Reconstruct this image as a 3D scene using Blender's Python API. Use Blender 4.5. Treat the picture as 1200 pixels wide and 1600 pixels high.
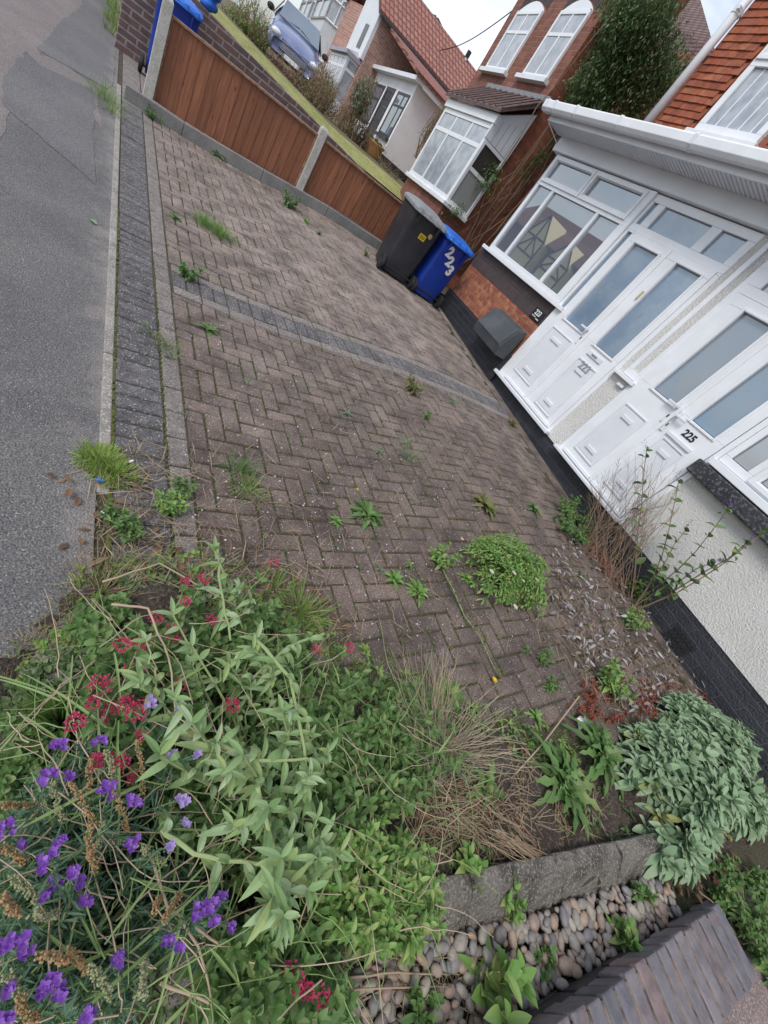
import bpy, math, random
import numpy as np
from mathutils import Vector, Matrix, Euler
for _o in list(bpy.data.objects): bpy.data.objects.remove(_o)
S = bpy.context.scene
COL = S.collection
rnd = random.Random(7)
# ------------------------------------------------------------------ camera
CAM = Vector((0.0, 0.0, 1.4499))
R = Matrix(((0.75599981, -0.32503745, 0.56816806), (0.12136968, -0.78334151, -0.60962733), (0.64322134, 0.52983651, -0.55275634)))
FPX = 654.4528
cd = bpy.data.cameras.new("camera"); cam = bpy.data.objects.new("camera", cd); COL.objects.link(cam)
M3 = Matrix((R[0], -R[1], -R[2])).transposed()
cam.matrix_world = Matrix.Translation(CAM) @ M3.to_4x4()
cd.sensor_fit = 'VERTICAL'; cd.sensor_height = 24; cd.lens = FPX / 1600 * 24
cd.clip_start = 0.02; cd.clip_end = 2000
S.camera = cam
# ------------------------------------------------------------------ sky, sun, exposure
SUN_EL, SUN_ROT = math.radians(52), math.radians(250)
W = bpy.data.worlds.new("World"); S.world = W; W.use_nodes = True
nt = W.node_tree; nt.nodes.clear()
wo = nt.nodes.new('ShaderNodeOutputWorld'); bg = nt.nodes.new('ShaderNodeBackground')
sk = nt.nodes.new('ShaderNodeTexSky'); sk.sky_type = 'NISHITA'; sk.sun_disc = False
sk.sun_elevation = SUN_EL; sk.sun_rotation = SUN_ROT; sk.dust_density = 1.5
tc = nt.nodes.new('ShaderNodeTexCoord'); mp = nt.nodes.new('ShaderNodeMapping'); mp.inputs['Scale'].default_value = (1.2, 1.2, 3.0)
nz = nt.nodes.new('ShaderNodeTexNoise'); nz.inputs['Scale'].default_value = 1.6; nz.inputs['Detail'].default_value = 6; nz.inputs['Roughness'].default_value = .55
rp = nt.nodes.new('ShaderNodeValToRGB'); rp.color_ramp.elements[0].position = .38; rp.color_ramp.elements[1].position = .60
rp.color_ramp.elements[0].color = (.12, .12, .12, 1)
mx = nt.nodes.new('ShaderNodeMix'); mx.data_type = 'RGBA'
nt.links.new(tc.outputs['Generated'], mp.inputs[0]); nt.links.new(mp.outputs[0], nz.inputs[0]); nt.links.new(nz.outputs[0], rp.inputs[0])
nt.links.new(rp.outputs[0], mx.inputs[0]); nt.links.new(sk.outputs[0], mx.inputs[6]); mx.inputs[7].default_value = (6.0, 6.45, 7.0, 1)
nt.links.new(mx.outputs[2], bg.inputs[0]); bg.inputs[1].default_value = 0.115
nt.links.new(bg.outputs[0], wo.inputs[0])
sd = bpy.data.lights.new("sun", 'SUN'); sd.energy = 1.5; sd.angle = math.radians(22); sd.color = (1, .96, .9)
sun = bpy.data.objects.new("sun", sd); COL.objects.link(sun)
# nishita: rotation 0 = +Y, clockwise towards +X
_a = SUN_ROT; _sd = Vector((math.sin(_a) * math.cos(SUN_EL), math.cos(_a) * math.cos(SUN_EL), math.sin(SUN_EL)))
sun.rotation_euler = (-_sd).to_track_quat('-Z', 'Y').to_euler(); sun.location = (0, 0, 20)
S.view_settings.view_transform = 'Standard'; S.view_settings.look = 'None'; S.view_settings.exposure = 0.57; S.view_settings.gamma = 1
S.render.resolution_x = 768; S.render.resolution_y = 1024
# ------------------------------------------------------------------ measuring helpers (real positions on real planes)
def ray(u, w): return R.transposed() @ Vector(((u - 600) / FPX, (w - 800) / FPX, 1))
def onz(u, w, z=0.): d = ray(u, w); return CAM + d * ((z - CAM.z) / d.z)
def onx(u, w, X): d = ray(u, w); return CAM + d * (X / d.x)
def ony(u, w, Y): d = ray(u, w); return CAM + d * (Y / d.y)
XH, YW, ZH = 4.35, .1168, -.0478
def onF(u, w, o=0.):
    d = ray(u, w); t = (XH - o - 2 * YW) / (d.x - YW * d.y); P = CAM + d * t
    return P.y, P.z - ZH * (P.y - 2)
def F(y, z, o=0.): return Vector((XH + YW * (y - 2) - o, y, z + ZH * (y - 2)))
def sstep(a, b, x): t = min(1, max(0, (x - a) / (b - a))); return t * t * (3 - 2 * t)
def gz(x, y=0): return .185 * sstep(.6, 3.5, x)
def gr(u, w):
    z = 0
    for _ in range(8): P = onz(u, w, z); z = gz(P.x)
    return P
# ------------------------------------------------------------------ object helpers
def tag(o, label=None, cat=None, group=None, kind=None):
    if label: o['label'] = label
    if cat: o['category'] = cat
    if group: o['group'] = group
    if kind: o['kind'] = kind
    return o
def empty(name, loc, label, cat, group=None):
    o = bpy.data.objects.new(name, None); COL.objects.link(o); o.location = loc; o.empty_display_size = .1
    return tag(o, label, cat, group)
class MB:
    def __init__(s): s.v = []; s.f = []; s.m = []
    def quadpts(s, pts, mi=0):
        b = len(s.v); s.v += [tuple(p) for p in pts]; s.f.append(tuple(range(b, b + len(pts)))); s.m.append(mi)
    def hull8(s, a, b, mi=0):
        """a: 4 pts, b: 4 opposite pts -> closed box"""
        i = len(s.v); s.v += [tuple(p) for p in a] + [tuple(p) for p in b]
        for f in ((0, 1, 2, 3), (7, 6, 5, 4), (0, 4, 5, 1), (1, 5, 6, 2), (2, 6, 7, 3), (3, 7, 4, 0)):
            s.f.append(tuple(i + k for k in f)); s.m.append(mi)
    def prism(s, a, b, mi=0):
        n = len(a); i = len(s.v); s.v += [tuple(p) for p in a] + [tuple(p) for p in b]
        s.f.append(tuple(i + k for k in range(n))); s.f.append(tuple(i + 2 * n - 1 - k for k in range(n))); s.m += [mi, mi]
        for k in range(n):
            s.f.append((i + k, i + n + k, i + n + (k + 1) % n, i + (k + 1) % n)); s.m.append(mi)
    def box(s, x0, x1, y0, y1, z0, z1, mi=0):
        s.hull8([(x0, y0, z0), (x1, y0, z0), (x1, y1, z0), (x0, y1, z0)], [(x0, y0, z1), (x1, y0, z1), (x1, y1, z1), (x0, y1, z1)], mi)
    def fbox(s, y0, y1, z0, z1, o0, o1, mi=0):
        """box on the house facade frame: y range, height range, offset range (o1 nearer the street)"""
        s.hull8([F(y0, z0, o0), F(y1, z0, o0), F(y1, z1, o0), F(y0, z1, o0)], [F(y0, z0, o1), F(y1, z0, o1), F(y1, z1, o1), F(y0, z1, o1)], mi)
    def tube(s, pts, r0, r1=None, n=6, mi=0, cap=True):
        r1 = r0 if r1 is None else r1
        pts = [Vector(p) for p in pts]; m = len(pts); base = len(s.v); ref = Vector((.13, .21, 1)).normalized()
        for k, p in enumerate(pts):
            t = (pts[min(k + 1, m - 1)] - pts[max(k - 1, 0)]); t = t.normalized() if t.length > 1e-9 else Vector((0, 0, 1))
            a = t.cross(ref); a = a.normalized() if a.length > .05 else t.cross(Vector((1, 0, 0))).normalized()
            b = t.cross(a); r = r0 + (r1 - r0) * k / max(1, m - 1)
            for j in range(n):
                an = 2 * math.pi * j / n; s.v.append(tuple(p + a * (r * math.cos(an)) + b * (r * math.sin(an))))
        for k in range(m - 1):
            for j in range(n):
                s.f.append((base + k * n + j, base + k * n + (j + 1) % n, base + (k + 1) * n + (j + 1) % n, base + (k + 1) * n + j)); s.m.append(mi)
        if cap:
            s.f.append(tuple(base + j for j in range(n))[::-1]); s.f.append(tuple(base + (m - 1) * n + j for j in range(n))); s.m += [mi, mi]
    def leaf(s, p, d, L, Wd, droop=.3, prof='lance', seg=4, fold=.25, lobes=0, mi=0, up=(0, 0, 1), twist=0):
        d = Vector(d).normalized(); up = Vector(up); side = d.cross(up)
        if side.length < .05: side = d.cross(Vector((1, .3, 0)))
        side.normalize(); nrm = side.cross(d)
        if twist: q = Matrix.Rotation(twist, 3, d); side = q @ side; nrm = q @ nrm
        b = len(s.v); p = Vector(p)
        for k in range(seg + 1):
            t = k / seg; c = p + d * (L * (t - droop * droop * .3 * t * t)) - Vector((0, 0, droop * L * t * t))
            if prof == 'lance': w = math.sin(math.pi * min(1, t ** .75 * .97 + .03)) ** .8
            elif prof == 'round': w = math.sin(math.pi * min(1, .06 + .92 * t)) ** .55
            elif prof == 'spoon': w = (.25 + .75 * t ** 1.2) * (1 if t < .8 else math.sqrt(max(0, 1 - ((t - .8) / .2) ** 2)) * .95 + .05)
            else: w = (1 - t) ** .6 * (.5 + min(.5, t * 3))
            if lobes: w *= .45 + .55 * (k % 2)
            w = max(w, .02) * Wd * .5
            s.v.append(tuple(c - side * w + nrm * (fold * w))); s.v.append(tuple(c)); s.v.append(tuple(c + side * w + nrm * (fold * w)))
        for k in range(seg):
            i = b + 3 * k
            s.f.append((i, i + 1, i + 4, i + 3)); s.f.append((i + 1, i + 2, i + 5, i + 4)); s.m += [mi, mi]
    def blob(s, c, rx, ry, rz, n=6, m=4, mi=0, rot=0, jit=0):
        b = len(s.v); c = Vector(c); ca, sa = math.cos(rot), math.sin(rot)
        s.v.append(tuple(c + Vector((0, 0, -rz))))
        for k in range(1, m):
            ph = math.pi * k / m
            for j in range(n):
                th = 2 * math.pi * j / n; q = 1 + jit * (rnd.random() - .5)
                x = rx * math.sin(ph) * math.cos(th) * q; y = ry * math.sin(ph) * math.sin(th) * q
                s.v.append((c.x + x * ca - y * sa, c.y + x * sa + y * ca, c.z - rz * math.cos(ph)))
        s.v.append(tuple(c + Vector((0, 0, rz)))); e = len(s.v) - 1
        for j in range(n): s.f.append((b, b + 1 + (j + 1) % n, b + 1 + j)); s.m.append(mi)
        for k in range(m - 2):
            for j in range(n):
                s.f.append((b + 1 + k * n + j, b + 1 + k * n + (j + 1) % n, b + 1 + (k + 1) * n + (j + 1) % n, b + 1 + (k + 1) * n + j)); s.m.append(mi)
        o = b + 1 + (m - 2) * n
        for j in range(n): s.f.append((e, o + j, o + (j + 1) % n)); s.m.append(mi)
    def build(s, name, mats, parent=None, smooth=False, bevel=0):
        me = bpy.data.meshes.new(name)
        if parent is not None and parent.type == 'EMPTY':
            L = parent.location; vv = [(a[0] - L.x, a[1] - L.y, a[2] - L.z) for a in s.v]
        else: vv = s.v
        me.from_pydata(vv, [], s.f); me.update()
        if not isinstance(mats, (list, tuple)): mats = [mats]
        for m in mats: me.materials.append(m)
        if len(mats) > 1: me.polygons.foreach_set('material_index', s.m)
        if smooth: me.polygons.foreach_set('use_smooth', [True] * len(me.polygons))
        o = bpy.data.objects.new(name, me); COL.objects.link(o)
        if parent is not None: o.parent = parent
        if bevel:
            bv = o.modifiers.new('bevel', 'BEVEL'); bv.width = bevel; bv.segments = 2; bv.limit_method = 'ANGLE'; bv.harden_normals = False
        return o
def sub(name, mb, mats, parent, root, **k):
    """mesh that is a sub-part: parented to a mesh part whose root empty sits at root.location"""
    o = mb.build(name, mats, None, **k); L = root.location
    for v in o.data.vertices: v.co -= L
    o.parent = parent; return o
def centre_origin(o):
    """give a lone mesh thing an origin at its own base"""
    n = len(o.data.vertices)
    if not n: return o
    a = np.empty(n * 3, 'f'); o.data.vertices.foreach_get('co', a); a = a.reshape(-1, 3)
    c = Vector(((a[:, 0].min() + a[:, 0].max()) / 2, (a[:, 1].min() + a[:, 1].max()) / 2, a[:, 2].min()))
    o.data.transform(Matrix.Translation(-c)); o.location = c; return o
# ------------------------------------------------------------------ materials
def newmat(name):
    m = bpy.data.materials.new(name); m.use_nodes = True; return m, m.node_tree, m.node_tree.nodes['Principled BSDF']
def N(t, typ, **k):
    n = t.nodes.new(typ)
    for a, b in k.items(): setattr(n, a, b)
    return n
def rgba(c): return (c[0], c[1], c[2], 1)
def mixc(t, fac, a, b, mode='MIX'):
    n = N(t, 'ShaderNodeMix', data_type='RGBA', blend_type=mode); n.clamp_factor = True
    for s_, v in ((0, fac), (6, a), (7, b)):
        if isinstance(v, (int, float)): n.inputs[s_].default_value = v
        elif isinstance(v, tuple): n.inputs[s_].default_value = rgba(v)
        else: t.links.new(v, n.inputs[s_])
    return n.outputs[2]
def noise(t, scale, detail=5, rough=.6, lo=.4, hi=.6, vec=None, dist=0):
    n = N(t, 'ShaderNodeTexNoise'); n.inputs['Scale'].default_value = scale; n.inputs['Detail'].default_value = detail
    n.inputs['Roughness'].default_value = rough; n.inputs['Distortion'].default_value = dist
    if vec is None:
        g = N(t, 'ShaderNodeNewGeometry'); vec = g.outputs['Position']
    t.links.new(vec, n.inputs['Vector'])
    r = N(t, 'ShaderNodeMapRange'); r.inputs[1].default_value = lo; r.inputs[2].default_value = hi
    t.links.new(n.outputs[0], r.inputs[0]); return r.outputs[0]
def bump(t, bs, h, strength=.5, dist=.01):
    b = N(t, 'ShaderNodeBump'); b.inputs['Strength'].default_value = strength; b.inputs['Distance'].default_value = dist
    t.links.new(h, b.inputs['Height']); t.links.new(b.outputs[0], bs.inputs['Normal'])
def mat(name, c, rough=.8, c2=None, sc=6, lo=.4, hi=.6, c3=None, sc3=60, bsc=None, bst=.4, bd=.006, metal=0, spec=.5, coat=0):
    m, t, b = newmat(name); col = tuple(c)
    if c2: col = mixc(t, noise(t, sc, lo=lo, hi=hi), tuple(c), tuple(c2))
    if c3: col = mixc(t, noise(t, sc3, 3, lo=.52, hi=.62), col, tuple(c3))
    if isinstance(col, tuple): b.inputs['Base Color'].default_value = rgba(col)
    else: t.links.new(col, b.inputs['Base Color'])
    b.inputs['Roughness'].default_value = rough; b.inputs['Metallic'].default_value = metal
    b.inputs['Specular IOR Level'].default_value = spec; b.inputs['Coat Weight'].default_value = coat
    if bsc: bump(t, b, noise(t, bsc, 6, .65, .3, .7), bst, bd)
    return m
def island(name, cols, rough=.8, transl=0, sc=40, dark=.0, dcol=None, bsc=None, bst=.4, bd=.004, spec=.4, blotch=None, sk=None, near=None):
    """colour chosen per loose piece (leaf, block, pebble, tile)"""
    m, t, b = newmat(name); g = N(t, 'ShaderNodeNewGeometry'); r = N(t, 'ShaderNodeValToRGB')
    el = r.color_ramp.elements
    while len(el) < len(cols): el.new(.5)
    for i, c in enumerate(cols): el[i].position = i / max(1, len(cols) - 1); el[i].color = rgba(c)
    t.links.new(g.outputs['Random Per Island'], r.inputs[0]); col = r.outputs[0]
    if blotch: col = mixc(t, noise(t, blotch[1], 4, lo=blotch[2], hi=blotch[3]), col, blotch[0])
    if dark: col = mixc(t, noise(t, sc, 4, lo=.45, hi=.7), col, dcol or (0.02, .02, .02)) if dark >= 1 else mixc(t, mulf(t, noise(t, sc, 4, lo=.4, hi=.65), dark), col, dcol or (.02, .02, .02))
    if near:   # the part of the drive nearer the bed is dirtier than the part beyond the cross band
        sp_ = N(t, 'ShaderNodeSeparateXYZ'); t.links.new(g.outputs['Position'], sp_.inputs[0]); ad = N(t, 'ShaderNodeMath', operation='MULTIPLY_ADD'); t.links.new(noise(t, 1.2, 4, lo=.3, hi=.7), ad.inputs[0]); ad.inputs[1].default_value = 1.2; t.links.new(sp_.outputs[1], ad.inputs[2])
        rr_ = N(t, 'ShaderNodeMapRange'); rr_.inputs[1].default_value = 5.2; rr_.inputs[2].default_value = 2.0; t.links.new(ad.outputs[0], rr_.inputs[0]); col = mixc(t, rr_.outputs[0], col, near, 'MULTIPLY')
    if sk: col = speck(t, col, *sk)
    t.links.new(col, b.inputs['Base Color']); b.inputs['Roughness'].default_value = rough; b.inputs['Specular IOR Level'].default_value = spec
    if bsc: bump(t, b, noise(t, bsc, 5, .65, .3, .7), bst, bd)
    if transl:
        out = t.nodes['Material Output']; tr = N(t, 'ShaderNodeBsdfTranslucent'); ms = N(t, 'ShaderNodeMixShader'); ms.inputs[0].default_value = transl
        t.links.new(col, tr.inputs[0]); t.links.new(b.outputs[0], ms.inputs[1]); t.links.new(tr.outputs[0], ms.inputs[2]); t.links.new(ms.outputs[0], out.inputs[0])
    return m
def speck(t, col, scale, lo=.6, hi=1.4, white=0, wc=(.5, .47, .45)):
    """aggregate: every little stone its own shade"""
    g = N(t, 'ShaderNodeNewGeometry'); v = N(t, 'ShaderNodeTexVoronoi'); v.inputs['Scale'].default_value = scale; t.links.new(g.outputs['Position'], v.inputs['Vector'])
    sp = N(t, 'ShaderNodeSeparateColor'); t.links.new(v.outputs['Color'], sp.inputs[0]); r = N(t, 'ShaderNodeMapRange'); r.inputs[3].default_value = lo; r.inputs[4].default_value = hi; t.links.new(sp.outputs[0], r.inputs[0])
    m = N(t, 'ShaderNodeVectorMath', operation='SCALE')
    if isinstance(col, tuple): m.inputs[0].default_value = col
    else: t.links.new(col, m.inputs[0])
    t.links.new(r.outputs[0], m.inputs['Scale']); out = m.outputs[0]
    if white:
        w = N(t, 'ShaderNodeMapRange'); w.inputs[1].default_value = 1 - white; w.inputs[2].default_value = 1 - white * .6; t.links.new(sp.outputs[1], w.inputs[0]); out = mixc(t, w.outputs[0], out, wc)
    return out
def mulf(t, a, k):
    n = N(t, 'ShaderNodeMath', operation='MULTIPLY'); t.links.new(a, n.inputs[0]); n.inputs[1].default_value = k; return n.outputs[0]
def brickmat(name, cA, cB, mortar, axis='y', bw=.225, bh=.075, ms=.01, rough=.85, patch=None, rowoff=.5, skew=0, bst=.6):
    """brick courses: horizontal axis = world x or y, vertical = z"""
    m, t, b = newmat(name); g = N(t, 'ShaderNodeNewGeometry'); sp = N(t, 'ShaderNodeSeparateXYZ'); cb = N(t, 'ShaderNodeCombineXYZ')
    t.links.new(g.outputs['Position'], sp.inputs[0])
    hor = sp.outputs[1] if axis == 'y' else sp.outputs[0]
    t.links.new(hor, cb.inputs[0])
    mm = N(t, 'ShaderNodeMath', operation='MULTIPLY_ADD'); t.links.new(sp.outputs[1], mm.inputs[0]); mm.inputs[1].default_value = skew; t.links.new(sp.outputs[2], mm.inputs[2])
    t.links.new(mm.outputs[0], cb.inputs[1])
    # wobble
    nz_ = N(t, 'ShaderNodeTexNoise'); nz_.inputs['Scale'].default_value = 18; t.links.new(g.outputs['Position'], nz_.inputs['Vector'])
    vm = N(t, 'ShaderNodeVectorMath', operation='MULTIPLY_ADD'); t.links.new(nz_.outputs['Color'], vm.inputs[0]); vm.inputs[1].default_value = (.008, .008, 0); t.links.new(cb.outputs[0], vm.inputs[2])
    br = N(t, 'ShaderNodeTexBrick'); t.links.new(vm.outputs[0], br.inputs['Vector'])
    br.offset = rowoff; br.inputs['Scale'].default_value = 1; br.inputs['Brick Width'].default_value = bw; br.inputs['Row Height'].default_value = bh
    br.inputs['Mortar Size'].default_value = ms; br.inputs['Mortar Smooth'].default_value = .3; br.inputs['Bias'].default_value = 0
    br.inputs['Color1'].default_value = rgba(cA); br.inputs['Color2'].default_value = rgba(cB); br.inputs['Mortar'].default_value = rgba(mortar)
    col = mixc(t, mulf(t, noise(t, 7, 4, lo=.45, hi=.7), .55), br.outputs[0], tuple(x * .4 for x in cA))
    if patch: col = mixc(t, mulf(t, noise(t, patch[1], 4, lo=.5, hi=.66), patch[2]), col, patch[0])
    t.links.new(col, b.inputs['Base Color']); b.inputs['Roughness'].default_value = rough
    mn = N(t, 'ShaderNodeMath', operation='MULTIPLY_ADD'); t.links.new(br.outputs['Fac'], mn.inputs[0]); mn.inputs[1].default_value = -1
    t.links.new(noise(t, 60, 4, lo=.2, hi=1.2), mn.inputs[2])
    bump(t, b, mn.outputs[0], bst, .01); return m
M = {}
M['tarmac'] = None
# ================================================================== MATERIALS
def tarmac_mat(name='tarmac', ca=(.115, .11, .114), cb=(.17, .16, .158)):
    m, t, b = newmat(name); g = N(t, 'ShaderNodeNewGeometry')
    v = N(t, 'ShaderNodeTexVoronoi'); v.inputs['Scale'].default_value = 120; t.links.new(g.outputs['Position'], v.inputs['Vector'])
    col = mixc(t, noise(t, 1.3, 5, lo=.4, hi=.65), ca, cb)
    col = mixc(t, mulf(t, noise(t, 210, 3, lo=.5, hi=.64), .45), col, (.30, .29, .285))
    col = mixc(t, mulf(t, noise(t, 150, 3, lo=.52, hi=.64), .6), col, (.06, .058, .06))
    col = speck(t, col, 260, .6, 1.35, .03, (.34, .33, .32))
    # sandy worn strip beside the edging
    sp = N(t, 'ShaderNodeSeparateXYZ'); t.links.new(g.outputs['Position'], sp.inputs[0])
    a = N(t, 'ShaderNodeMath', operation='MULTIPLY_ADD'); t.links.new(noise(t, 3.5, 6, .7, .3, .7), a.inputs[0]); a.inputs[1].default_value = -.3; t.links.new(sp.outputs[0], a.inputs[2])
    r = N(t, 'ShaderNodeMapRange'); r.inputs[1].default_value = -.06; r.inputs[2].default_value = .12; t.links.new(a.outputs[0], r.inputs[0])
    col = mixc(t, mulf(t, r.outputs[0], .55), col, (.36, .31, .28))
    t.links.new(col, b.inputs['Base Color']); b.inputs['Roughness'].default_value = .9
    ad = N(t, 'ShaderNodeMath', operation='ADD'); t.links.new(v.outputs['Distance'], ad.inputs[0]); t.links.new(noise(t, 150, 4, lo=.2, hi=.8), ad.inputs[1])
    bump(t, b, ad.outputs[0], .75, .006); return m
M['tarmac'] = tarmac_mat()
M['tar_pink'] = mat('pink_tarmac', (.31, .262, .255), .9, (.25, .218, .216), 2.2, c3=(.42, .37, .36), sc3=150, bsc=110, bst=.9)
M['tar_dark'] = mat('dark_tarmac', (.16, .155, .162), .9, (.215, .205, .208), 3, c3=(.36, .35, .35), sc3=190, bsc=120, bst=.9)
M['tar_pink'] = tarmac_mat('pink_tarmac', (.20, .165, .16), (.25, .205, .20)); M['tar_dark'] = tarmac_mat('dark_tarmac', (.125, .12, .128), (.165, .158, .162))
M['road'] = mat('asphalt', (.11, .11, .115), .9, (.15, .15, .15), 2, c3=(.26, .25, .25), sc3=200, bsc=150, bst=.7)
M['block'] = island('paving_block', [(.275, .222, .195), (.33, .262, .228), (.25, .205, .185), (.36, .28, .24), (.295, .24, .21), (.26, .22, .205)], .92, dark=.75, sc=4.5, dcol=(.115, .092, .085), bsc=130, bst=1, bd=.006, blotch=((.40, .325, .29), 1.7, .46, .70), sk=(230, .6, 1.4, .02), near=(.66, .62, .61))
M['blockdark'] = island('charcoal_block', [(.15, .14, .145), (.19, .178, .182), (.13, .122, .13), (.175, .162, .165)], .92, dark=.4, sc=12, bsc=130, bst=1, bd=.006, blotch=((.25, .23, .225), 5, .56, .75), sk=(190, .6, 1.5, .05))
M['blocklight'] = island('sandy_block', [(.29, .25, .235), (.25, .22, .205), (.31, .265, .25)], .92, dark=.4, sc=12, dcol=(.14, .12, .115), bsc=130, bst=1, bd=.006, sk=(190, .6, 1.4, .04))
M['joint'] = mat('joint_sand', (.07, .055, .038), .95, (.045, .045, .022), 5, c3=(.11, .10, .055), sc3=120, bsc=90, bst=.8)
M['moss'] = island('moss', [(.07, .09, .02), (.10, .12, .03), (.06, .07, .025), (.14, .13, .05)], .95, bsc=200)
M['soil'] = mat('soil', (.075, .052, .04), .95, (.13, .095, .075), 7, c3=(.2, .16, .13), sc3=70, bsc=45, bst=1, bd=.03)
M['concrete'] = mat('concrete', (.29, .265, .24), .9, (.20, .18, .165), 5, c3=(.45, .42, .4), sc3=110, bsc=90, bst=.6)
M['kerbstone'] = mat('weathered_kerb', (.11, .095, .08), .95, (.24, .215, .185), 7, lo=.40, hi=.56, c3=(.36, .34, .31), sc3=120, bsc=45, bst=1, bd=.016)
M['postconc'] = mat('post_concrete', (.50, .48, .45), .9, (.38, .37, .33), 12, c3=(.62, .6, .57), sc3=120, bsc=110, bst=.8)
M['grvboard'] = mat('gravel_board', (.17, .165, .165), .9, (.24, .23, .225), 4, c3=(.3, .29, .28), sc3=90, bsc=90, bst=.5)
def wood_mat():
    m, t, b = newmat('fence_wood'); g = N(t, 'ShaderNodeNewGeometry'); mpg = N(t, 'ShaderNodeMapping'); mpg.inputs['Scale'].default_value = (14, 14, .9)
    t.links.new(g.outputs['Position'], mpg.inputs[0]); r = N(t, 'ShaderNodeValToRGB'); el = r.color_ramp.elements
    el[0].color = (.215, .085, .042, 1); el[1].color = (.32, .128, .066, 1); el.new(.5).color = (.265, .104, .052, 1)
    t.links.new(g.outputs['Random Per Island'], r.inputs[0])
    nzv = noise(t, 2.2, 6, .65, .42, .68, vec=mpg.outputs[0], dist=.8)
    col = mixc(t, mulf(t, nzv, .75), r.outputs[0], (.13, .045, .022))
    mp2 = N(t, 'ShaderNodeMapping'); mp2.inputs['Scale'].default_value = (9, 9, 3.2); t.links.new(g.outputs['Position'], mp2.inputs[0])
    v = N(t, 'ShaderNodeTexVoronoi'); v.inputs['Scale'].default_value = .9; t.links.new(mp2.outputs[0], v.inputs['Vector'])
    mr = N(t, 'ShaderNodeMapRange'); mr.inputs[1].default_value = .12; mr.inputs[2].default_value = .03; t.links.new(v.outputs['Distance'], mr.inputs[0])
    col = mixc(t, mulf(t, mr.outputs[0], .7), col, (.05, .015, .008))
    t.links.new(col, b.inputs['Base Color']); b.inputs['Roughness'].default_value = .75
    bump(t, b, nzv, .35, .004); return m
M['wood'] = wood_mat()
M['wbead'] = mat('worn_bead', (.30, .19, .13), .8, (.2, .1, .06), 30)
M['upvc'] = mat('white_upvc', (.80, .815, .85), .3, (.745, .765, .80), 2.5, c3=(.755, .768, .79), sc3=4, spec=.5)
M['upvc2'] = mat('white_panel', (.72, .74, .775), .35, (.67, .69, .73), 3)
M['gasket'] = mat('grey_gasket', (.10, .10, .105), .6)
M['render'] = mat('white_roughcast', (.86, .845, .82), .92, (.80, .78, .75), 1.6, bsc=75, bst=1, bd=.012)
M['smooth_render'] = mat('white_render', (.84, .84, .86), .85, (.76, .76, .78), 1.2, bsc=120, bst=.2)
def glassmat(name, c, rough=.03, ior=2.3, bs=None, c2=None, sc=3):
    m = mat(name, c, rough, c2, sc, bsc=bs, bst=.15, bd=.002); m.node_tree.nodes['Principled BSDF'].inputs['IOR'].default_value = ior; return m
M['glass'] = glassmat('window_glass', (.12, .15, .19), .012, 3.6)
M['frost'] = glassmat('obscured_glass', (.15, .235, .34), .12, 2.5, 130, (.21, .29, .38), 5)
M['painted_sky_glass'] = glassmat('door_glass_painted_sky', (.09, .21, .34), .03, 2.4, None, (.19, .23, .28), 1.2)  # blue of the mirrored sky is put into the base colour
M['net'] = glassmat('curtained_glass', (.42, .45, .50), .06, 1.8, None, (.30, .33, .38), 6)
M['darkglass'] = glassmat('dark_glass', (.05, .045, .045), .05, 1.6)
M['frostgrey'] = glassmat('grey_obscured_glass', (.30, .31, .31), .3, 1.5)
M['blackpaint'] = mat('black_masonry_paint', (.016, .017, .022), .45, (.03, .031, .037), 6, c3=(.11, .11, .12), sc3=40, bsc=60, bst=.5)
M['plinth'] = brickmat('black_painted_brick', (.020, .022, .030), (.030, .032, .042), (.055, .056, .066), 'y', .23, .078, .007, .5, skew=-ZH, bst=1)
M['redbrick'] = brickmat('orange_red_brick', (.38, .125, .062), (.24, .065, .04), (.22, .14, .11), 'y', .225, .075, .010, .85, patch=((.56, .22, .10), 9, .75), skew=-ZH)
M['darkbrick'] = brickmat('dark_soldier_brick', (.085, .055, .055), (.06, .045, .05), (.05, .04, .04), 'y', .078, .235, .008, .7, skew=-ZH, rowoff=0)
M['brickA'] = brickmat('weathered_red_brick', (.30, .105, .068), (.20, .072, .052), (.22, .15, .125), 'y', .225, .078, .009, .85, patch=((.14, .055, .045), 2.5, .5), skew=-ZH)
M['brickAx'] = brickmat('weathered_red_brick_side', (.44, .145, .08), (.30, .09, .055), (.22, .13, .10), 'x', .225, .078, .008, .85, patch=((.12, .045, .035), 2.5, .6))
M['brickBx'] = brickmat('pinkish_brick', (.50, .27, .21), (.40, .20, .155), (.48, .38, .34), 'x', .225, .08, .012)
M['brickC'] = brickmat('orange_brick', (.40, .135, .065), (.30, .10, .055), (.3, .2, .15), 'y', .225, .08, .012, skew=-ZH)
M['gardenwall'] = brickmat('plum_garden_brick', (.165, .105, .10), (.115, .085, .09), (.30, .25, .22), 'x', .25, .085, .013, .85, patch=((.22, .10, .075), 6, .35))
M['pantile'] = brickmat('red_roof_tile', (.42, .175, .13), (.33, .13, .10), (.13, .055, .045), 'x', .20, .17, .03, .85, rowoff=0, bst=.9)
M['roofbrown'] = brickmat('plum_roof_tile', (.235, .145, .135), (.18, .11, .105), (.07, .04, .04), 'y', .20, .085, .018, .85, bst=.9)
M['rooftile_dark'] = mat('dark_roof_tile', (.085, .055, .055), .7, (.13, .08, .075), 9, bsc=60)
M['slate'] = mat('slate_roof', (.10, .085, .095), .75, (.13, .11, .12), 6)
M['hungtile'] = island('clay_hanging_tile', [(.30, .075, .035), (.40, .115, .05), (.25, .065, .035), (.36, .10, .045), (.30, .10, .07), (.44, .15, .07)], .85, dark=.5, sc=18, dcol=(.13, .05, .035), bsc=70, bst=.5)
M['grey_plastic'] = mat('grey_plastic', (.19, .20, .215), .5, (.23, .24, .25), 8)
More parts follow.
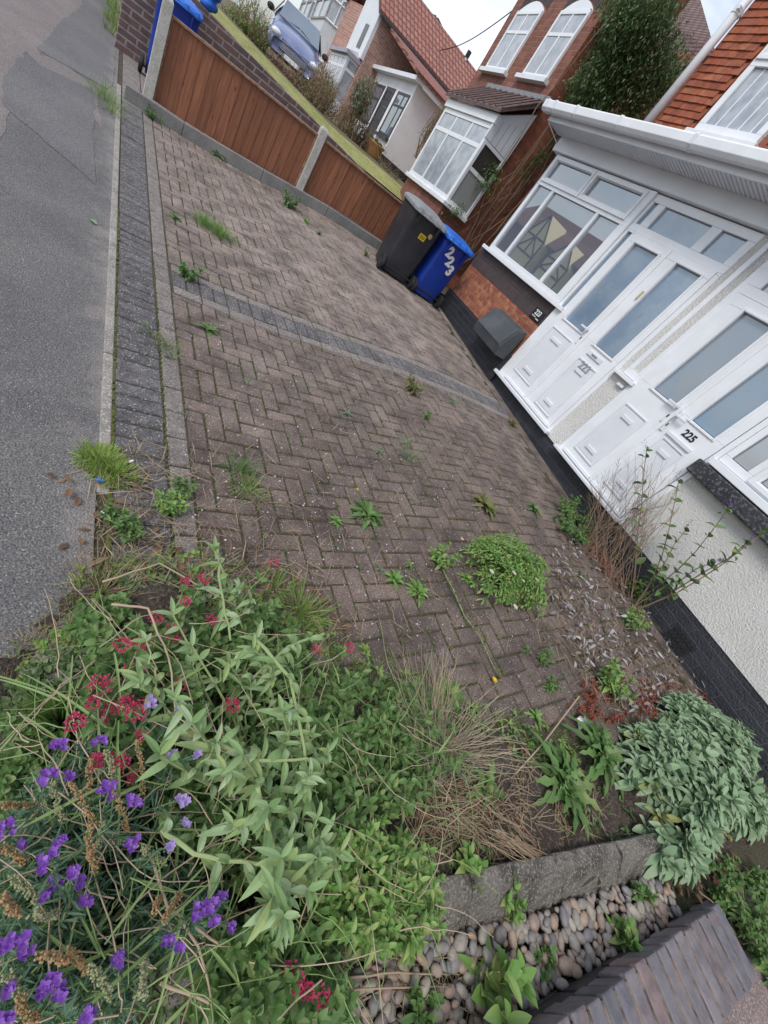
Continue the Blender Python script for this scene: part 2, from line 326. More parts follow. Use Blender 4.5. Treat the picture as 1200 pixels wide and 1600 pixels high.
M['black_plastic'] = mat('charcoal_plastic', (.022, .024, .030), .42, (.032, .034, .04), 5, bsc=90, bst=.12)
M['rubber'] = mat('black_rubber', (.012, .012, .013), .7)
M['blue_plastic'] = mat('blue_plastic', (.008, .035, .27), .38, (.011, .045, .32), 4)
M['blue_lid'] = mat('bright_blue_plastic', (.012, .11, .50), .4, (.02, .14, .55), 4)
M['yellow'] = mat('yellow_sticker', (.75, .50, .02), .5)
M['white_ink'] = mat('white_numeral', (.75, .74, .74), .6)
M['black_ink'] = mat('black_numeral', (.012, .012, .014), .5)
M['greynum'] = mat('grey_numeral', (.30, .32, .36), .35)
M['brass'] = mat('brass', (.55, .48, .24), .35, metal=.6)
M['meterbox'] = mat('grey_painted_board', (.055, .06, .07), .6, (.085, .09, .10), 4, bsc=40, bst=.4)
M['carpaint'] = mat('blue_grey_car_paint', (.13, .16, .32), .28, (.19, .22, .38), 2, metal=.4, coat=.8)
M['chrome'] = mat('chrome', (.6, .6, .62), .2, metal=1)
M['lamp_lens'] = mat('headlamp_lens', (.65, .67, .7), .1, coat=1)
M['terracotta'] = mat('tan_glazed_pot', (.42, .21, .085), .5, (.33, .16, .07), 8)
M['lawn'] = mat('mossy_lawn', (.20, .23, .06), .95, (.30, .30, .11), 5, c3=(.34, .28, .15), sc3=30, bsc=60, bst=.8)
M['gardensoil'] = mat('garden_soil', (.13, .095, .06), .95, (.10, .10, .04), 2, c3=(.2, .15, .1), sc3=30, bsc=30, bst=.8)
M['render_lav'] = mat('lavender_render', (.38, .37, .42), .85, (.34, .33, .37), 2)
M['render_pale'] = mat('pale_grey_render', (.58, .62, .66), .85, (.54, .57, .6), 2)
M['cream'] = mat('cream_render', (.82, .72, .42), .85)
M['timber'] = mat('dark_timber', (.05, .035, .03), .7)
M['coping'] = island('coping_brick', [(.16, .145, .165), (.20, .175, .19), (.11, .11, .13), (.26, .18, .175), (.145, .14, .165), (.21, .18, .195)], .7, dark=.5, sc=16, dcol=(.05, .048, .058), bsc=60, bst=.5, spec=.6, blotch=((.24, .155, .145), 11, .58, .7))
M['coursebrick'] = island('blue_black_brick', [(.028, .028, .032), (.045, .042, .045), (.035, .033, .036), (.065, .05, .048)], .6, dark=.4, sc=20, bsc=60, bst=.6, spec=.6)
M['mortar'] = mat('mortar', (.34, .27, .21), .95, (.12, .095, .075), 14, bsc=70, bst=1, bd=.01)
M['granite'] = mat('pink_granite_chip', (.22, .16, .15), .9, (.15, .12, .12), 30, c3=(.4, .32, .3), sc3=150, bsc=90)
M['pebble'] = island('pebble', [(.30, .25, .20), (.40, .26, .19), (.24, .225, .225), (.35, .31, .26), (.20, .19, .20), (.42, .31, .23), (.30, .22, .19), (.38, .35, .29), (.26, .24, .22), (.175, .16, .165)], .6, dark=.3, sc=45, spec=.45, bsc=120, bst=.15)
# ================================================================== THE SETTING
bed_line = [(.0, .95), (.40, .90), (.7, .66), (1.1, .36), (1.6, .14), (2.1, -.10), (2.8, -.22), (3.3, -.35), (4.2, -.6)]
def bed_y(x):
    for (a, b), (c, d) in zip(bed_line, bed_line[1:]):
        if x <= c: return b + (d - b) * (x - a) / (c - a)
    return bed_line[-1][1]
def sheet(name, m, x0, x1, y0, y1, zf, nx=20, ny=20, kind='structure'):
    mb = MB()
    for j in range(ny + 1):
        for i in range(nx + 1):
            x = x0 + (x1 - x0) * i / nx; y = y0 + (y1 - y0) * j / ny; mb.v.append((x, y, zf(x, y)))
    for j in range(ny):
        for i in range(nx):
            a = j * (nx + 1) + i; mb.f.append((a, a + 1, a + nx + 2, a + nx + 1)); mb.m.append(0)
    o = mb.build(name, m, smooth=True); tag(o, kind=kind); return o
def terr(x, y):
    w = sstep(9.75, 9.95, y)
    hi = 1.0 - .075 * min(x, 5)
    if x < .3: w = 0
    return -.03 + w * (hi + .03) - (0 if w > 0 else 0)
sheet('ground', M['gardensoil'], -60, 60, -60, 120, lambda x, y: -.14, 4, 4)
sheet('neighbour_forecourt', M['soil'], .2, 9, 7.32, 9.8, lambda x, y: gz(x) - .012, 20, 4)
TZ = lambda x, y: 1.135 - .10 * min(x, 3.6) + .16 * sstep(9.9, 10.7, y) * (1 - sstep(12, 16, y))
sheet('grass_bank', M['lawn'], .34, 8, 9.86, 10.62, TZ, 20, 8)
sheet('garden_terrain', M['gardensoil'], .34, 40, 10.62, 70.62, lambda x, y: 1.135 - .10 * min(x, 3.6) + .16 * sstep(9.9, 10.7, y) * (1 - sstep(12, 16, y)), 104, 60)
sheet('pavement', M['tarmac'], -2.6, .187, -6, 90, lambda x, y: 0, 2, 20)
sheet('road', M['road'], -12, -2.75, -30, 90, lambda x, y: -.11, 2, 20)
k = MB(); k.box(-2.75, -2.6, -30, 90, -.11, .012); tag(k.build('road_kerb', M['concrete'], bevel=.01), kind='structure')
def patch(name, pts, m, z):
    mb = MB(); out = []
    for (a, b) in zip(pts, pts[1:] + pts[:1]):
        A, B = onz(*a), onz(*b); n = max(2, int((B - A).length / .12))
        for i in range(n):
            p = A.lerp(B, i / n); out.append((p.x + rnd.uniform(-.012, .012), p.y + rnd.uniform(-.012, .012), z))
    mb.quadpts(out); tag(mb.build(name, m), kind='structure')
patch('pavement_patch', [(-60, -60), (126, -60), (128, 8), (60, 85), (92, 92), (150, 140), (160, 200), (40, 60 + 20), (10, 200), (-60, 340)], M['tar_pink'], .002)
patch('pavement_patch', [(128, 10), (182, 40), (178, 132), (165, 138), (58, 78), (92, 36)], M['tar_dark'], .0045)
patch('pavement_patch', [(30, 88), (148, 142), (146, 200), (150, 290), (75, 225), (5, 165), (5, 120)], M['tar_dark'], .004)
# ---- block paving
def blocks(name, mt, rects, seed, gap=.009):
    mb = MB(); rr = random.Random(seed)
    for (x0, x1, y0, y1) in rects:
        g = gap / 2; x0 += g; x1 -= g; y0 += g; y1 -= g; c = .0065
        dz = rr.uniform(-.004, .004); ax, ay = rr.uniform(-.012, .012), rr.uniform(-.012, .012); cx, cy = (x0 + x1) / 2, (y0 + y1) / 2
        rt = rr.uniform(-.012, .012); i = len(mb.v)
        def P(x, y, z):
            X = cx + (x - cx) - (y - cy) * rt; Y = cy + (y - cy) + (x - cx) * rt
            return (X, Y, gz(X) + z + dz + ax * (x - cx) + ay * (y - cy))
        for (q, z) in ((0, -.03), (0, -c), (c, 0)):
            mb.v += [P(x0 + q, y0 + q, z), P(x1 - q, y0 + q, z), P(x1 - q, y1 - q, z), P(x0 + q, y1 - q, z)]
        for l in (0, 4):
            for k in range(4): mb.f.append((i + l + k, i + l + (k + 1) % 4, i + l + 4 + (k + 1) % 4, i + l + 4 + k)); mb.m.append(0)
        mb.f.append((i + 8, i + 9, i + 10, i + 11)); mb.m.append(0)
    o = mb.build(name, mt); tag(o, kind='structure'); return o
sheet('paving_joints', M['joint'], .172, 5.4, -1.2, 7.2, lambda x, y: gz(x) - .0085, 60, 20)
U = .095; HB = []
YB0, YB1 = 3.19, 3.40
def FXg(y): return XH + YW * (y - 2)
x_in = .548
for i in range(-1, 56):
    for j in range(-18, 78):
        d = (i - j) % 4
        if d == 0: r = (x_in + i * U, x_in + (i + 2) * U, j * U, (j + 1) * U)
        elif d == 3: r = (x_in + i * U, x_in + (i + 1) * U, j * U, (j + 2) * U)
        else: continue
        if r[2] < YB0 - .1 < r[3] or r[2] < YB1 + .1 < r[3] or YB0 - .1 <= r[2] < YB1 + .1:
            y0, y1 = r[2], r[3]
            if y0 < YB0 - .1: y1 = YB0 - .1
            elif y1 > YB1 + .1: y0 = YB1 + .1
            else: continue
            r = (r[0], r[1], y0, y1)
        if i < 0: r = (x_in, r[1], r[2], r[3])
        if r[1] - r[0] < .02: continue
        if r[3] > 7.17: r = (r[0], r[1], r[2], 7.17)
        if r[3] - r[2] < .02: continue
        if r[1] > FXg(r[2]) - .10: continue
        if r[0] > 4.0 and r[2] < -.3: continue
        if r[2] < bed_y(r[0]) - .05: continue
        HB.append(r)
blocks('driveway_paving', M['block'], HB, 1)
dk = []; lt = []
y = .93
while y < 9.8:
    (dk if y < 7.1 else lt).append((.236, .447, y, y + U)); y += U
x = .56
while x < FXg(3.2) - .12: dk.append((x, x + U, YB0, YB1)); x += U
blocks('charcoal_paving_border', M['blockdark'], dk, 2)
y = .9
while y < 9.8: lt.append((.447, .548, y, min(9.8, y + 2 * U))); y += 2 * U
x = .56
while x < FXg(3.2) - .2:
    lt.append((x, x + 2 * U, YB1, YB1 + .1)); lt.append((x, x + 2 * U, YB0 - .1, YB0)); x += 2 * U
for i in range(22):
    for j in range(4):
        lt.append((.548 + j * .21, .758 + j * .21, 7.45 + i * U, 7.45 + (i + 1) * U))
blocks('sandy_paving_border', M['blocklight'], lt, 3)
mb = MB()   # smooth cement margin where the paving meets the house
for i in range(40):
    y0 = -.2 + i * .18; y1 = y0 + .18
    mb.hull8([(FXg(y0) - .12, y0, .10), (FXg(y0) + .05, y0, .10), (FXg(y1) + .05, y1, .10), (FXg(y1) - .12, y1, .10)],
             [(FXg(y0) - .12, y0, .187), (FXg(y0) + .05, y0, .193), (FXg(y1) + .05, y1, .193), (FXg(y1) - .12, y1, .187)])
tag(mb.build('cement_margin', M['block']), kind='structure')
mb = MB()
y = 1.25
while y < 7.1: mb.box(.187, .230, y + .002, y + .912, -.06, .006 + rnd.uniform(-.002, .002)); y += .915
tag(mb.build('concrete_edging', M['concrete'], bevel=.006), kind='structure')
mb = MB(); mb.box(.172, .236, 7.12, 10.2, -.08, -.004); tag(mb.build('edge_soil', M['soil']), kind='structure')
# soil of the planting bed and beyond
def bl_kerb(x): return -.215 - (x - .45) * .235
def bedz(x, y):
    e = y - bed_y(x); s_ = 1 - sstep(-.12, .04, e)
    if y < bl_kerb(x): return gz(x) - .03
    ed = .17 if y > .8 else (-.06 if y < .5 else -.06 + .23 * (y - .5) / .3)
    ed += .035 * math.sin(y * 31) + .02 * math.sin(y * 67 + 1)
    if x < ed - .04: return -.05
    return gz(x) - .02 + s_ * (.035 + .022 * math.sin(x * 9 + y * 5) + .018 * math.sin(x * 23 - y * 17))
sheet('bed_soil', M['soil'], -.5, 4.6, -3.2, 1.3, bedz, 200, 170)
# ---- garden kerb stones (each its own thing)
kerbline = [(250, 1600), (430, 1542), (560, 1506), (705, 1466), (812, 1432), (905, 1405), (960, 1388), (1050, 1362)]
KP = [gr(*p) for p in kerbline]
def along(P, s):
    for a, b in zip(P, P[1:]):
        L = (b - a).length
        if s <= L: return a.lerp(b, s / L)
        s -= L
    return P[-1]
TL = sum((b - a).length for a, b in zip(KP, KP[1:]))
KT = ['far left kerb stone buried under the leafy plants', 'left kerb stone half hidden by trailing green leaves', 'short weathered kerb stone beside the big green weed', 'long grey kerb stone above the pebbles with dark joints', 'right kerb stone below the pale sage bush']
cuts = [0, .2, .42, .62, .80, 1.0]
for n_ in range(5):
    mb = MB(); s0, s1 = cuts[n_] * TL + .006, cuts[n_ + 1] * TL - .006; secs = []
    for q in range(5):
        s_ = s0 + (s1 - s0) * q / 4; p = along(KP, s_); p2 = along(KP, min(TL, s_ + .05)); p1 = along(KP, max(0, s_ - .05)); d = (p2 - p1).normalized(); n = Vector((-d.y, d.x, 0))
        z = gz(p.x); up = Vector((0, 0, 1)); p = Vector((p.x, p.y, z))
        j = lambda a: a + Vector((rnd.uniform(-.004, .004), rnd.uniform(-.004, .004), rnd.uniform(-.004, .004)))
        secs.append([j(p - up * .08), j(p + up * .006), j(p + n * .085 + up * .078), j(p + n * .098 + up * .088), j(p + n * .145 + up * .084), j(p + n * .15 - up * .08)])
    b = len(mb.v)
    for sc_ in secs: mb.v += [tuple(v) for v in sc_]
    for q in range(4):
        for k in range(6): mb.f.append((b + q * 6 + k, b + q * 6 + (k + 1) % 6, b + q * 6 + 6 + (k + 1) % 6, b + q * 6 + 6 + k)); mb.m.append(0)
    mb.f.append(tuple(b + k for k in range(6))[::-1]); mb.f.append(tuple(b + 24 + k for k in range(6))); mb.m += [0, 0]
    o = mb.build('kerb_stone', M['kerbstone'], bevel=.006); tag(o, KT[n_], 'kerb stone', 'kerb stones edging the planting bed'); centre_origin(o)
# ---- low brick wall with brick-on-edge coping, in the near corner
zc = .2 + .06
wpx = [(780, 1664), (942, 1549), (1025, 1488), (1107, 1424)]
A = onz(942, 1549, zc); B = onz(1107, 1424, zc); wd = (B - A).normalized(); wn = Vector((wd.y, -wd.x, 0))    # wn points away from the pebbles
Lw0 = -1.1; Lw1 = (B - A).length + .12
root = empty('brick_wall', A + Vector((0, 0, -zc)), 'low blue brick wall with soldier coping beside the pebbles', 'wall')
mb = MB(); s_ = Lw0; j_ = 0
while s_ < Lw1:
    w_ = .078 * rnd.uniform(.93, 1.05); c0 = A + wd * (s_ + .007); c1 = A + wd * (s_ + w_ - .007); dz = rnd.uniform(.001, .005); e0 = rnd.uniform(-.004, .006)
    a = [c0 - wn * e0, c1 - wn * e0, c1 + wn * .222, c0 + wn * .222]
    mb.hull8([p + Vector((0, 0, -.105)) for p in a], [p + Vector((0, 0, dz)) for p in a]); s_ += w_
mb.build('coping', M['coping'], root, bevel=.006)
mb = MB()
for row in range(3):
    z1 = zc - .115 - row * .078; z0 = z1 - .066; s_ = Lw0 - (row % 2) * .11
    while s_ < Lw1:
        c0 = A + wd * (s_ + .006); c1 = A + wd * (s_ + .222 - .006); e = rnd.uniform(-.004, .004) + .006
        a = [c0 + wn * e, c1 + wn * e, c1 + wn * .21, c0 + wn * .21]
        mb.hull8([Vector((p.x, p.y, z0)) for p in a], [Vector((p.x, p.y, z1)) for p in a]); s_ += .225
mb.build('course', M['coursebrick'], root, bevel=.005)
mb = MB(); a = [A + wd * Lw0 + wn * .014, A + wd * Lw1 + wn * .014, A + wd * Lw1 + wn * .208, A + wd * Lw0 + wn * .208]
mb.hull8([Vector((p.x, p.y, -.1)) for p in a], [Vector((p.x, p.y, zc - .002)) for p in a]); mb.build('mortar', M['mortar'], root)
# neighbour's chippings beyond the wall
mb = MB(); a = [A + wd * -2 + wn * .2, A + wd * 3 + wn * .2, A + wd * 3 + wn * 4, A + wd * -2 + wn * 4]
mb.hull8([Vector((p.x, p.y, -.1)) for p in a], [Vector((p.x, p.y, .145)) for p in a]); tag(mb.build('neighbour_path', M['granite']), kind='structure')
# ---- pebbles
mb = MB(); rp_ = random.Random(5); cnt = 0
P0 = Vector((A.x, A.y, 0))
used = {}
for layer in range(2):
    tries = 0
    while tries < 5200:
        tries += 1; s_ = rp_.uniform(-1.0, Lw1 - .12); t_ = rp_.uniform(0, .62); p = P0 + wd * s_ - wn * t_
        # stay on the wall side of the kerb
        best = min(KP, key=lambda q: (q - p).length); kk = 0
        for a_, b_ in zip(KP, KP[1:]):
            if a_.x <= p.x <= b_.x: kk = a_.y + (b_.y - a_.y) * (p.x - a_.x) / (b_.x - a_.x)
        if p.x < KP[0].x or p.x > 2.66: continue
        if p.y > kk - .004: continue
        r = rp_.uniform(.011, .021) if rp_.random() < .8 else rp_.uniform(.018, .028)
        gx_, gy_ = int(p.x / .06) , int(p.y / .06)
        if any((p.x - q[0]) ** 2 + (p.y - q[1]) ** 2 < ((r + q[2]) * .82) ** 2 for ix in (-1, 0, 1) for iy in (-1, 0, 1) for q in used.get((gx_ + ix, gy_ + iy, layer), ())): continue
        used.setdefault((gx_, gy_, layer), []).append((p.x, p.y, r)); mb.blob((p.x, p.y, gz(p.x) + .016 + layer * .016 + rp_.uniform(-.004, .006)), r * rp_.uniform(1.15, 1.75), r * rp_.uniform(.8, 1.05), r * .72, 8, 6, 0, rp_.uniform(0, 3.14), .12)
o = mb.build('pebbles', M['pebble'], smooth=True); tag(o, 'rounded grey, tan and pink pebbles between kerb and brick wall', 'pebbles', kind='stuff')
# ================================================================== FENCE
YF = 7.29
fx0, fx1, fx2 = .47, 2.40, 4.33
root = empty('garden_fence', (fx0, YF, 0), 'low reddish brown closeboard fence between white concrete posts', 'fence')
for (a, b) in ((fx0 - .22, fx0 + .4), (fx0 + .4, fx0 + 1.4), (fx0 + 1.4, fx0 + 2.4), (fx0 + 2.4, fx0 + 3.4), (fx0 + 3.4, fx2 + .2)):
    mb = MB(); za, zb = gz(a), gz(b)
    mb.hull8([(a + .003, YF - .10, za - .1), (b - .003, YF - .10, zb - .1), (b - .003, YF - .045, zb - .1), (a + .003, YF - .045, za - .1)],
             [(a + .003, YF - .10, za + .135), (b - .003, YF - .10, zb + .135), (b - .003, YF - .045, zb + .135), (a + .003, YF - .045, za + .135)])
    mb.build('gravel_board', M['grvboard'], root, bevel=.006)
def post(x, h, name='post', lab=None):
    mb = MB(); r = .05; a = [(x - r, YF - r, 0), (x + r, YF - r, 0), (x + r, YF + r, 0), (x - r, YF + r, 0)]
    mb.hull8(a, [(p[0], p[1], h - .02) for p in a]); mb.hull8([(p[0], p[1], h - .0201) for p in a], [(x - .03, YF - .03, h + .01), (x + .03, YF - .03, h + .01), (x + .03, YF + .03, h + .01), (x - .03, YF + .03, h + .01)])
    mb.build(name, M['postconc'], root, bevel=.004)
post(fx0, 1.03); post(fx1, 1.03); post(fx2, 1.03)
for (a, b) in ((fx0 + .05, fx1 - .05), (fx1 + .05, fx2 - .05)):
    mb = MB(); x = a
    while x < b - .02:
        w_ = .112; z0 = gz(x) + .135 + .002
        x2 = min(x + w_ + .018, b)
        mb.hull8([(x, YF + .016, z0), (x2, YF + .009, z0), (x2, YF + .020, z0), (x, YF + .026, z0)], [(x, YF + .016, .905), (x2, YF + .009, .905), (x2, YF + .020, .905), (x, YF + .026, .905)])
        x += w_
    p = mb.build('fence_panel', M['wood'], root)
    mb = MB(); mb.box(a, b, YF - .012, YF + .045, .905, .93); mb.box(a, a + .022, YF - .012, YF + .006, gz(a) + .14, .905); mb.box(b - .022, b, YF - .012, YF + .006, gz(b) + .14, .905)
    sub('bead', mb, M['wbead'], p, root, bevel=.003)
# ================================================================== BINS
def text_mesh(name, s, size, loc, xdir, ydir, m, parent, root, extr=.0015, bold=0):
    c = bpy.data.curves.new(name, 'FONT'); c.body = s; c.size = size; c.extrude = extr; c.align_x = 'CENTER'; c.align_y = 'CENTER'; c.offset = bold
    o = bpy.data.objects.new(name, c); COL.objects.link(o)
    x = Vector(xdir).normalized(); y = Vector(ydir); y = (y - x * y.dot(x)).normalized(); z = x.cross(y)
    mat_ = Matrix((x, y, z)).transposed().to_4x4(); mat_.translation = Vector(loc)
    dg = bpy.context.evaluated_depsgraph_get(); me = bpy.data.meshes.new_from_object(o.evaluated_get(dg)); COL.objects.unlink(o); bpy.data.objects.remove(o)
    me.transform(mat_); me.materials.clear(); me.materials.append(m); me.transform(Matrix.Translation(-root.location))
    n = bpy.data.objects.new(name, me); COL.objects.link(n); n.parent = parent; return n
def wheelie_bin(cx, cy, z, ang, body_m, lid_m, label, H=1.0, W_=.56, D=.70, group='wheelie bins', lidtilt=0):
    """bin whose handle/hinge side with wheels faces local -y"""
    root = empty('wheelie_bin', (cx, cy, z), label, 'bin', group)
    ca, sa = math.cos(ang), math.sin(ang)
    T = lambda x, y, h: Vector((cx + x * ca - y * sa, cy + x * sa + y * ca, z + h))
    def loop(w, d0, d1, h, r=.05):
        pts = []
        for (sx, sy) in ((-1, 0), (1, 0), (1, 1), (-1, 1)):
            X = sx * w / 2; Y = d1 if sy else d0
            ang0 = {(-1, 0): 180, (1, 0): 270, (1, 1): 0, (-1, 1): 90}[(sx, sy)]
            ox = X - r * (1 if sx > 0 else -1); oy = Y - r * (1 if sy else -1)
            for q in range(4):
                a = math.radians(ang0 + q * 30); pts.append(T(ox + r * math.cos(a), oy + r * math.sin(a), h))
        return pts
    secs = [loop(W_ * .80, -D * .36, D * .34, .03), loop(W_ * .84, -D * .385, D * .36, .25), loop(W_ * .90, -D * .42, D * .42, H * .86), loop(W_ * .93, -D * .44, D * .45, H * .87), loop(W_ * .93, -D * .44, D * .45, H * .90)]
    mb = MB(); b = 0
    for s_ in secs: mb.v += [tuple(p) for p in s_]
    n = 16
    for k in range(len(secs) - 1):
        for q in range(n): mb.f.append((k * n + q, k * n + (q + 1) % n, (k + 1) * n + (q + 1) % n, (k + 1) * n + q)); mb.m.append(0)
    mb.f.append(tuple(range(n))[::-1]); mb.f.append(tuple(range((len(secs) - 1) * n, len(secs) * n))); mb.m += [0, 0]
    # shallow ribs near the rim and handle lugs
    for sx in (-.30, .30):
        mb.hull8([T(sx * W_ - .012, -D * .44, H * .70), T(sx * W_ + .012, -D * .44, H * .70), T(sx * W_ + .012, -D * .41, H * .70), T(sx * W_ - .012, -D * .41, H * .70)],
                 [T(sx * W_ - .015, -D * .50, H * .88), T(sx * W_ + .015, -D * .50, H * .88), T(sx * W_ + .015, -D * .42, H * .88), T(sx * W_ - .015, -D * .42, H * .88)])
    body = mb.build('body', body_m, root, bevel=.004)
    for p in body.data.polygons: p.use_smooth = len(p.vertices) == 4 and p.area > .002
    # lid: shallow dome with lip
    lsec = [loop(W_ * 1.0, -D * .50, D * .50, H * .885, .06), loop(W_ * 1.0, -D * .50, D * .50, H * .925, .06), loop(W_ * .92, -D * .45, D * .44, H * .955, .07), loop(W_ * .55, -D * .25, D * .25, H * .985, .06)]
    mb = MB()
    for s_ in lsec: mb.v += [tuple(p) for p in s_]
    for k in range(3):
        for q in range(n): mb.f.append((k * n + q, k * n + (q + 1) % n, (k + 1) * n + (q + 1) % n, (k + 1) * n + q)); mb.m.append(0)
    mb.f.append(tuple(range(n))[::-1]); mb.f.append(tuple(range(3 * n, 4 * n))); mb.m += [0, 0]
    for sx in (-.36, -.12, .12, .36):
        mb.hull8([T(sx * W_ - .03, -D * .56, H * .89), T(sx * W_ + .03, -D * .56, H * .89), T(sx * W_ + .03, -D * .46, H * .89), T(sx * W_ - .03, -D * .46, H * .89)],
                 [T(sx * W_ - .025, -D * .54, H * .95), T(sx * W_ + .025, -D * .54, H * .95), T(sx * W_ + .02, -D * .40, H * .96), T(sx * W_ - .02, -D * .40, H * .96)])
    lid = mb.build('lid', lid_m, root, bevel=.006)
    mb = MB(); mb.tube([T(-W_ * .46, -D * .535, H * .90), T(W_ * .46, -D * .535, H * .90)], .014, n=8); mb.build('handle', lid_m, root, smooth=True)
    for sx in (-1, 1):
        mb = MB(); c = T(sx * W_ * .46, -D * .36, .10); c2 = T(sx * W_ * .54, -D * .36, .10); mb.tube([c, c2], .10, n=20); wh = mb.build('wheel', M['rubber'], root, bevel=.01)
        mb = MB(); mb.tube([c.lerp(c2, .9), c.lerp(c2, 1.08)], .055, n=16); sub('hub', mb, M['black_plastic'], wh, root)
    mb = MB(); mb.tube([T(-W_ * .46, -D * .36, .10), T(W_ * .46, -D * .36, .10)], .012, n=8); mb.build('axle', M['rubber'], root)
    return root, T, body
# black bin : bottom front edge from (590,418) to (635,450)
a_, b_ = onz(592, 420, .185), onz(634, 449, .185); w = (b_ - a_); ang = math.atan2(w.y, w.x); mid = (a_ + b_) / 2; nrm_ = Vector((-math.sin(ang), math.cos(ang), 0))
c_ = mid + nrm_ * (.70 * .37)
rootb, T1, body1 = wheelie_bin(c_.x, c_.y, .185, ang, M['black_plastic'], M['grey_plastic'], 'charcoal wheelie bin with grey lid and small yellow number sticker', .99, .57, .70, 'wheelie bins against the house end of the fence')
yd = (T1(0, -.70 * .42, .8) - T1(0, -.70 * .385, .25)).normalized(); xd = T1(1, 0, 0) - T1(0, 0, 0)
fn = lambda T, x, h, D, off: T(x, -D * (.385 + (h - .25) / (.86 * .99 - .25) * .035) - off, h)
mb = MB(); q = [fn(T1, -.02, .625, .70, .003), fn(T1, .085, .625, .70, .003), fn(T1, .085, .70, .70, .003), fn(T1, -.02, .70, .70, .003)]
mb.hull8(q, [p + nrm_ * -.002 for p in q]); st = sub('number_sticker', mb, M['yellow'], body1, rootb)
text_mesh('numerals', '223', .055, fn(T1, .032, .662, .70, .0065), xd, yd, M['black_ink'], body1, rootb, bold=.001)
mb = MB(); pc = fn(T1, .13, .73, .70, .003); pts = [pc + xd.normalized() * (.034 * math.cos(t * math.pi / 8)) + yd * (.034 * math.sin(t * math.pi / 8)) for t in range(16)]
mb.prism(pts, [p - nrm_ * .003 for p in pts]); sub('badge', mb, M['brass'], body1, rootb)
a_, b_ = onz(650, 466, .185), onz(682, 481, .185); w = (b_ - a_); ang2 = math.atan2(w.y, w.x); mid = (a_ + b_) / 2; n2_ = Vector((-math.sin(ang2), math.cos(ang2), 0))
ang2 = math.radians(-2.5); n2_ = Vector((-math.sin(ang2), math.cos(ang2), 0)); c_ = Vector((4.315, 6.19, .185))
rootc, T2, body2 = wheelie_bin(c_.x + .01, c_.y, .185, ang2, M['blue_plastic'], M['blue_lid'], 'royal blue wheelie bin with large white 223 standing by the brick wall', .97, .56, .62, 'wheelie bins against the house end of the fence')
yd2 = (T2(0, -.62 * .42, .8) - T2(0, -.62 * .385, .25)).normalized(); xd2 = T2(1, 0, 0) - T2(0, 0, 0)
for i_, ch in enumerate('223'):
    text_mesh('numeral', ch, .19, fn(T2, -.083 + i_ * .093, .735 - i_ * .098, .62, .006), xd2 + yd2 * -.10, yd2, M['white_ink'], body2, rootc, .003, .010)
# neighbour's blue bins beyond the fence
rootd, T3, b3 = wheelie_bin(.74, 9.33, .0, math.radians(-6), M['blue_plastic'], M['blue_lid'], 'tall blue wheelie bin behind the first fence post', 1.06, .56, .56, 'blue bins beyond the fence')
mb = MB()
for k_ in range(7):
    mb.blob((1.10 + rnd.uniform(-.05, .09), 9.86 + rnd.uniform(-.04, .05), 1.13 + .03 * k_ + rnd.uniform(-.02, .03)), .11, .10, .075, 10, 7, 0, k_, .35)
o = mb.build('recycling_sack', M['blue_lid'], smooth=True); tag(o, 'crumpled bright blue recycling sack on top of the garden wall', 'sack'); centre_origin(o)
# ================================================================== OUR HOUSE
GZ = lambda y: .185 - ZH * (y - 2)       # local height of the ground at the facade
HR = empty('house', F(3, 0.), 'white fronted red tiled house with porch doors 223 and 225', 'house')
def part(name, mb, m, **k): return mb.build(name, m, HR, **k)
# masonry of the ground floor
mb = MB(); mb.fbox(3.98, 6.22, -.3, .70, -.9, 0.02); part('plinth', mb, M['plinth'])
mb = MB(); mb.fbox(-4, 3.98, -.3, .415, -.9, -.02); part('plinth', mb, M['plinth'])
mb = MB(); mb.fbox(3.90, 6.20, .70, 1.16, -.9, -.03); part('brick_wall_panel', mb, M['redbrick'])
mb = MB(); mb.fbox(3.90, 6.20, 1.16, 1.43, -.9, -.026); part('soldier_course', mb, M['darkbrick'])
mb = MB(); mb.fbox(2.38, 2.70, .418, 2.85, -.9, -.012); mb.fbox(-4, 1.36, .418, 1.125, -.9, -.012); part('roughcast_wall', mb, M['render'])
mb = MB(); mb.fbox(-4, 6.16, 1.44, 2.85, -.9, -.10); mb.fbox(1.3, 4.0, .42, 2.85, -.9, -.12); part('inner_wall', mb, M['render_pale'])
mb = MB(); mb.fbox(-4, 1.352, 1.13, 1.262, -.3, .085); part('sill', mb, M['blackpaint'], bevel=.012)
mb = MB(); mb.fbox(3.86, 6.14, 1.432, 1.482, -.1, .045); part('sill', mb, M['upvc'], bevel=.006)
def frame(name, y0, y1, z0, z1, cols, rows, o=0., t=.055, depth=.07, glass='glass', parent=None, sash=None, mull=.045):
    """cols: y positions of mullions, rows: heights of transoms; returns frame object with panes as sub-parts"""
    mb = MB(); mb.fbox(y0, y0 + t, z0, z1, o - depth, o); mb.fbox(y1 - t, y1, z0, z1, o - depth, o)
    mb.fbox(y0 + t, y1 - t, z0, z0 + t, o - depth, o - .001); mb.fbox(y0 + t, y1 - t, z1 - t, z1, o - depth, o - .001)
    ys = [y0 + t] + sorted(cols) + [y1 - t]; zs = [z0 + t] + sorted(rows) + [z1 - t]
    for r_ in rows: mb.fbox(y0 + t, y1 - t, r_ - mull / 2, r_ + mull / 2, o - depth, o - .003)
    return mb
def pane(parent, y0, y1, z0, z1, o, m, lip=.016, fr=None):
    """glass with a thin dark gasket and a bevelled white bead around it"""
    mb = MB(); mb.fbox(y0 - .004, y1 + .004, z0 - .004, z1 + .004, o - .045, o - .034); g = sub('gasket', mb, M['gasket'], parent, HR)
    mb = MB(); mb.fbox(y0 + .006, y1 - .006, z0 + .006, z1 - .006, o - .040, o - .030); return sub('pane', mb, m, parent, HR)
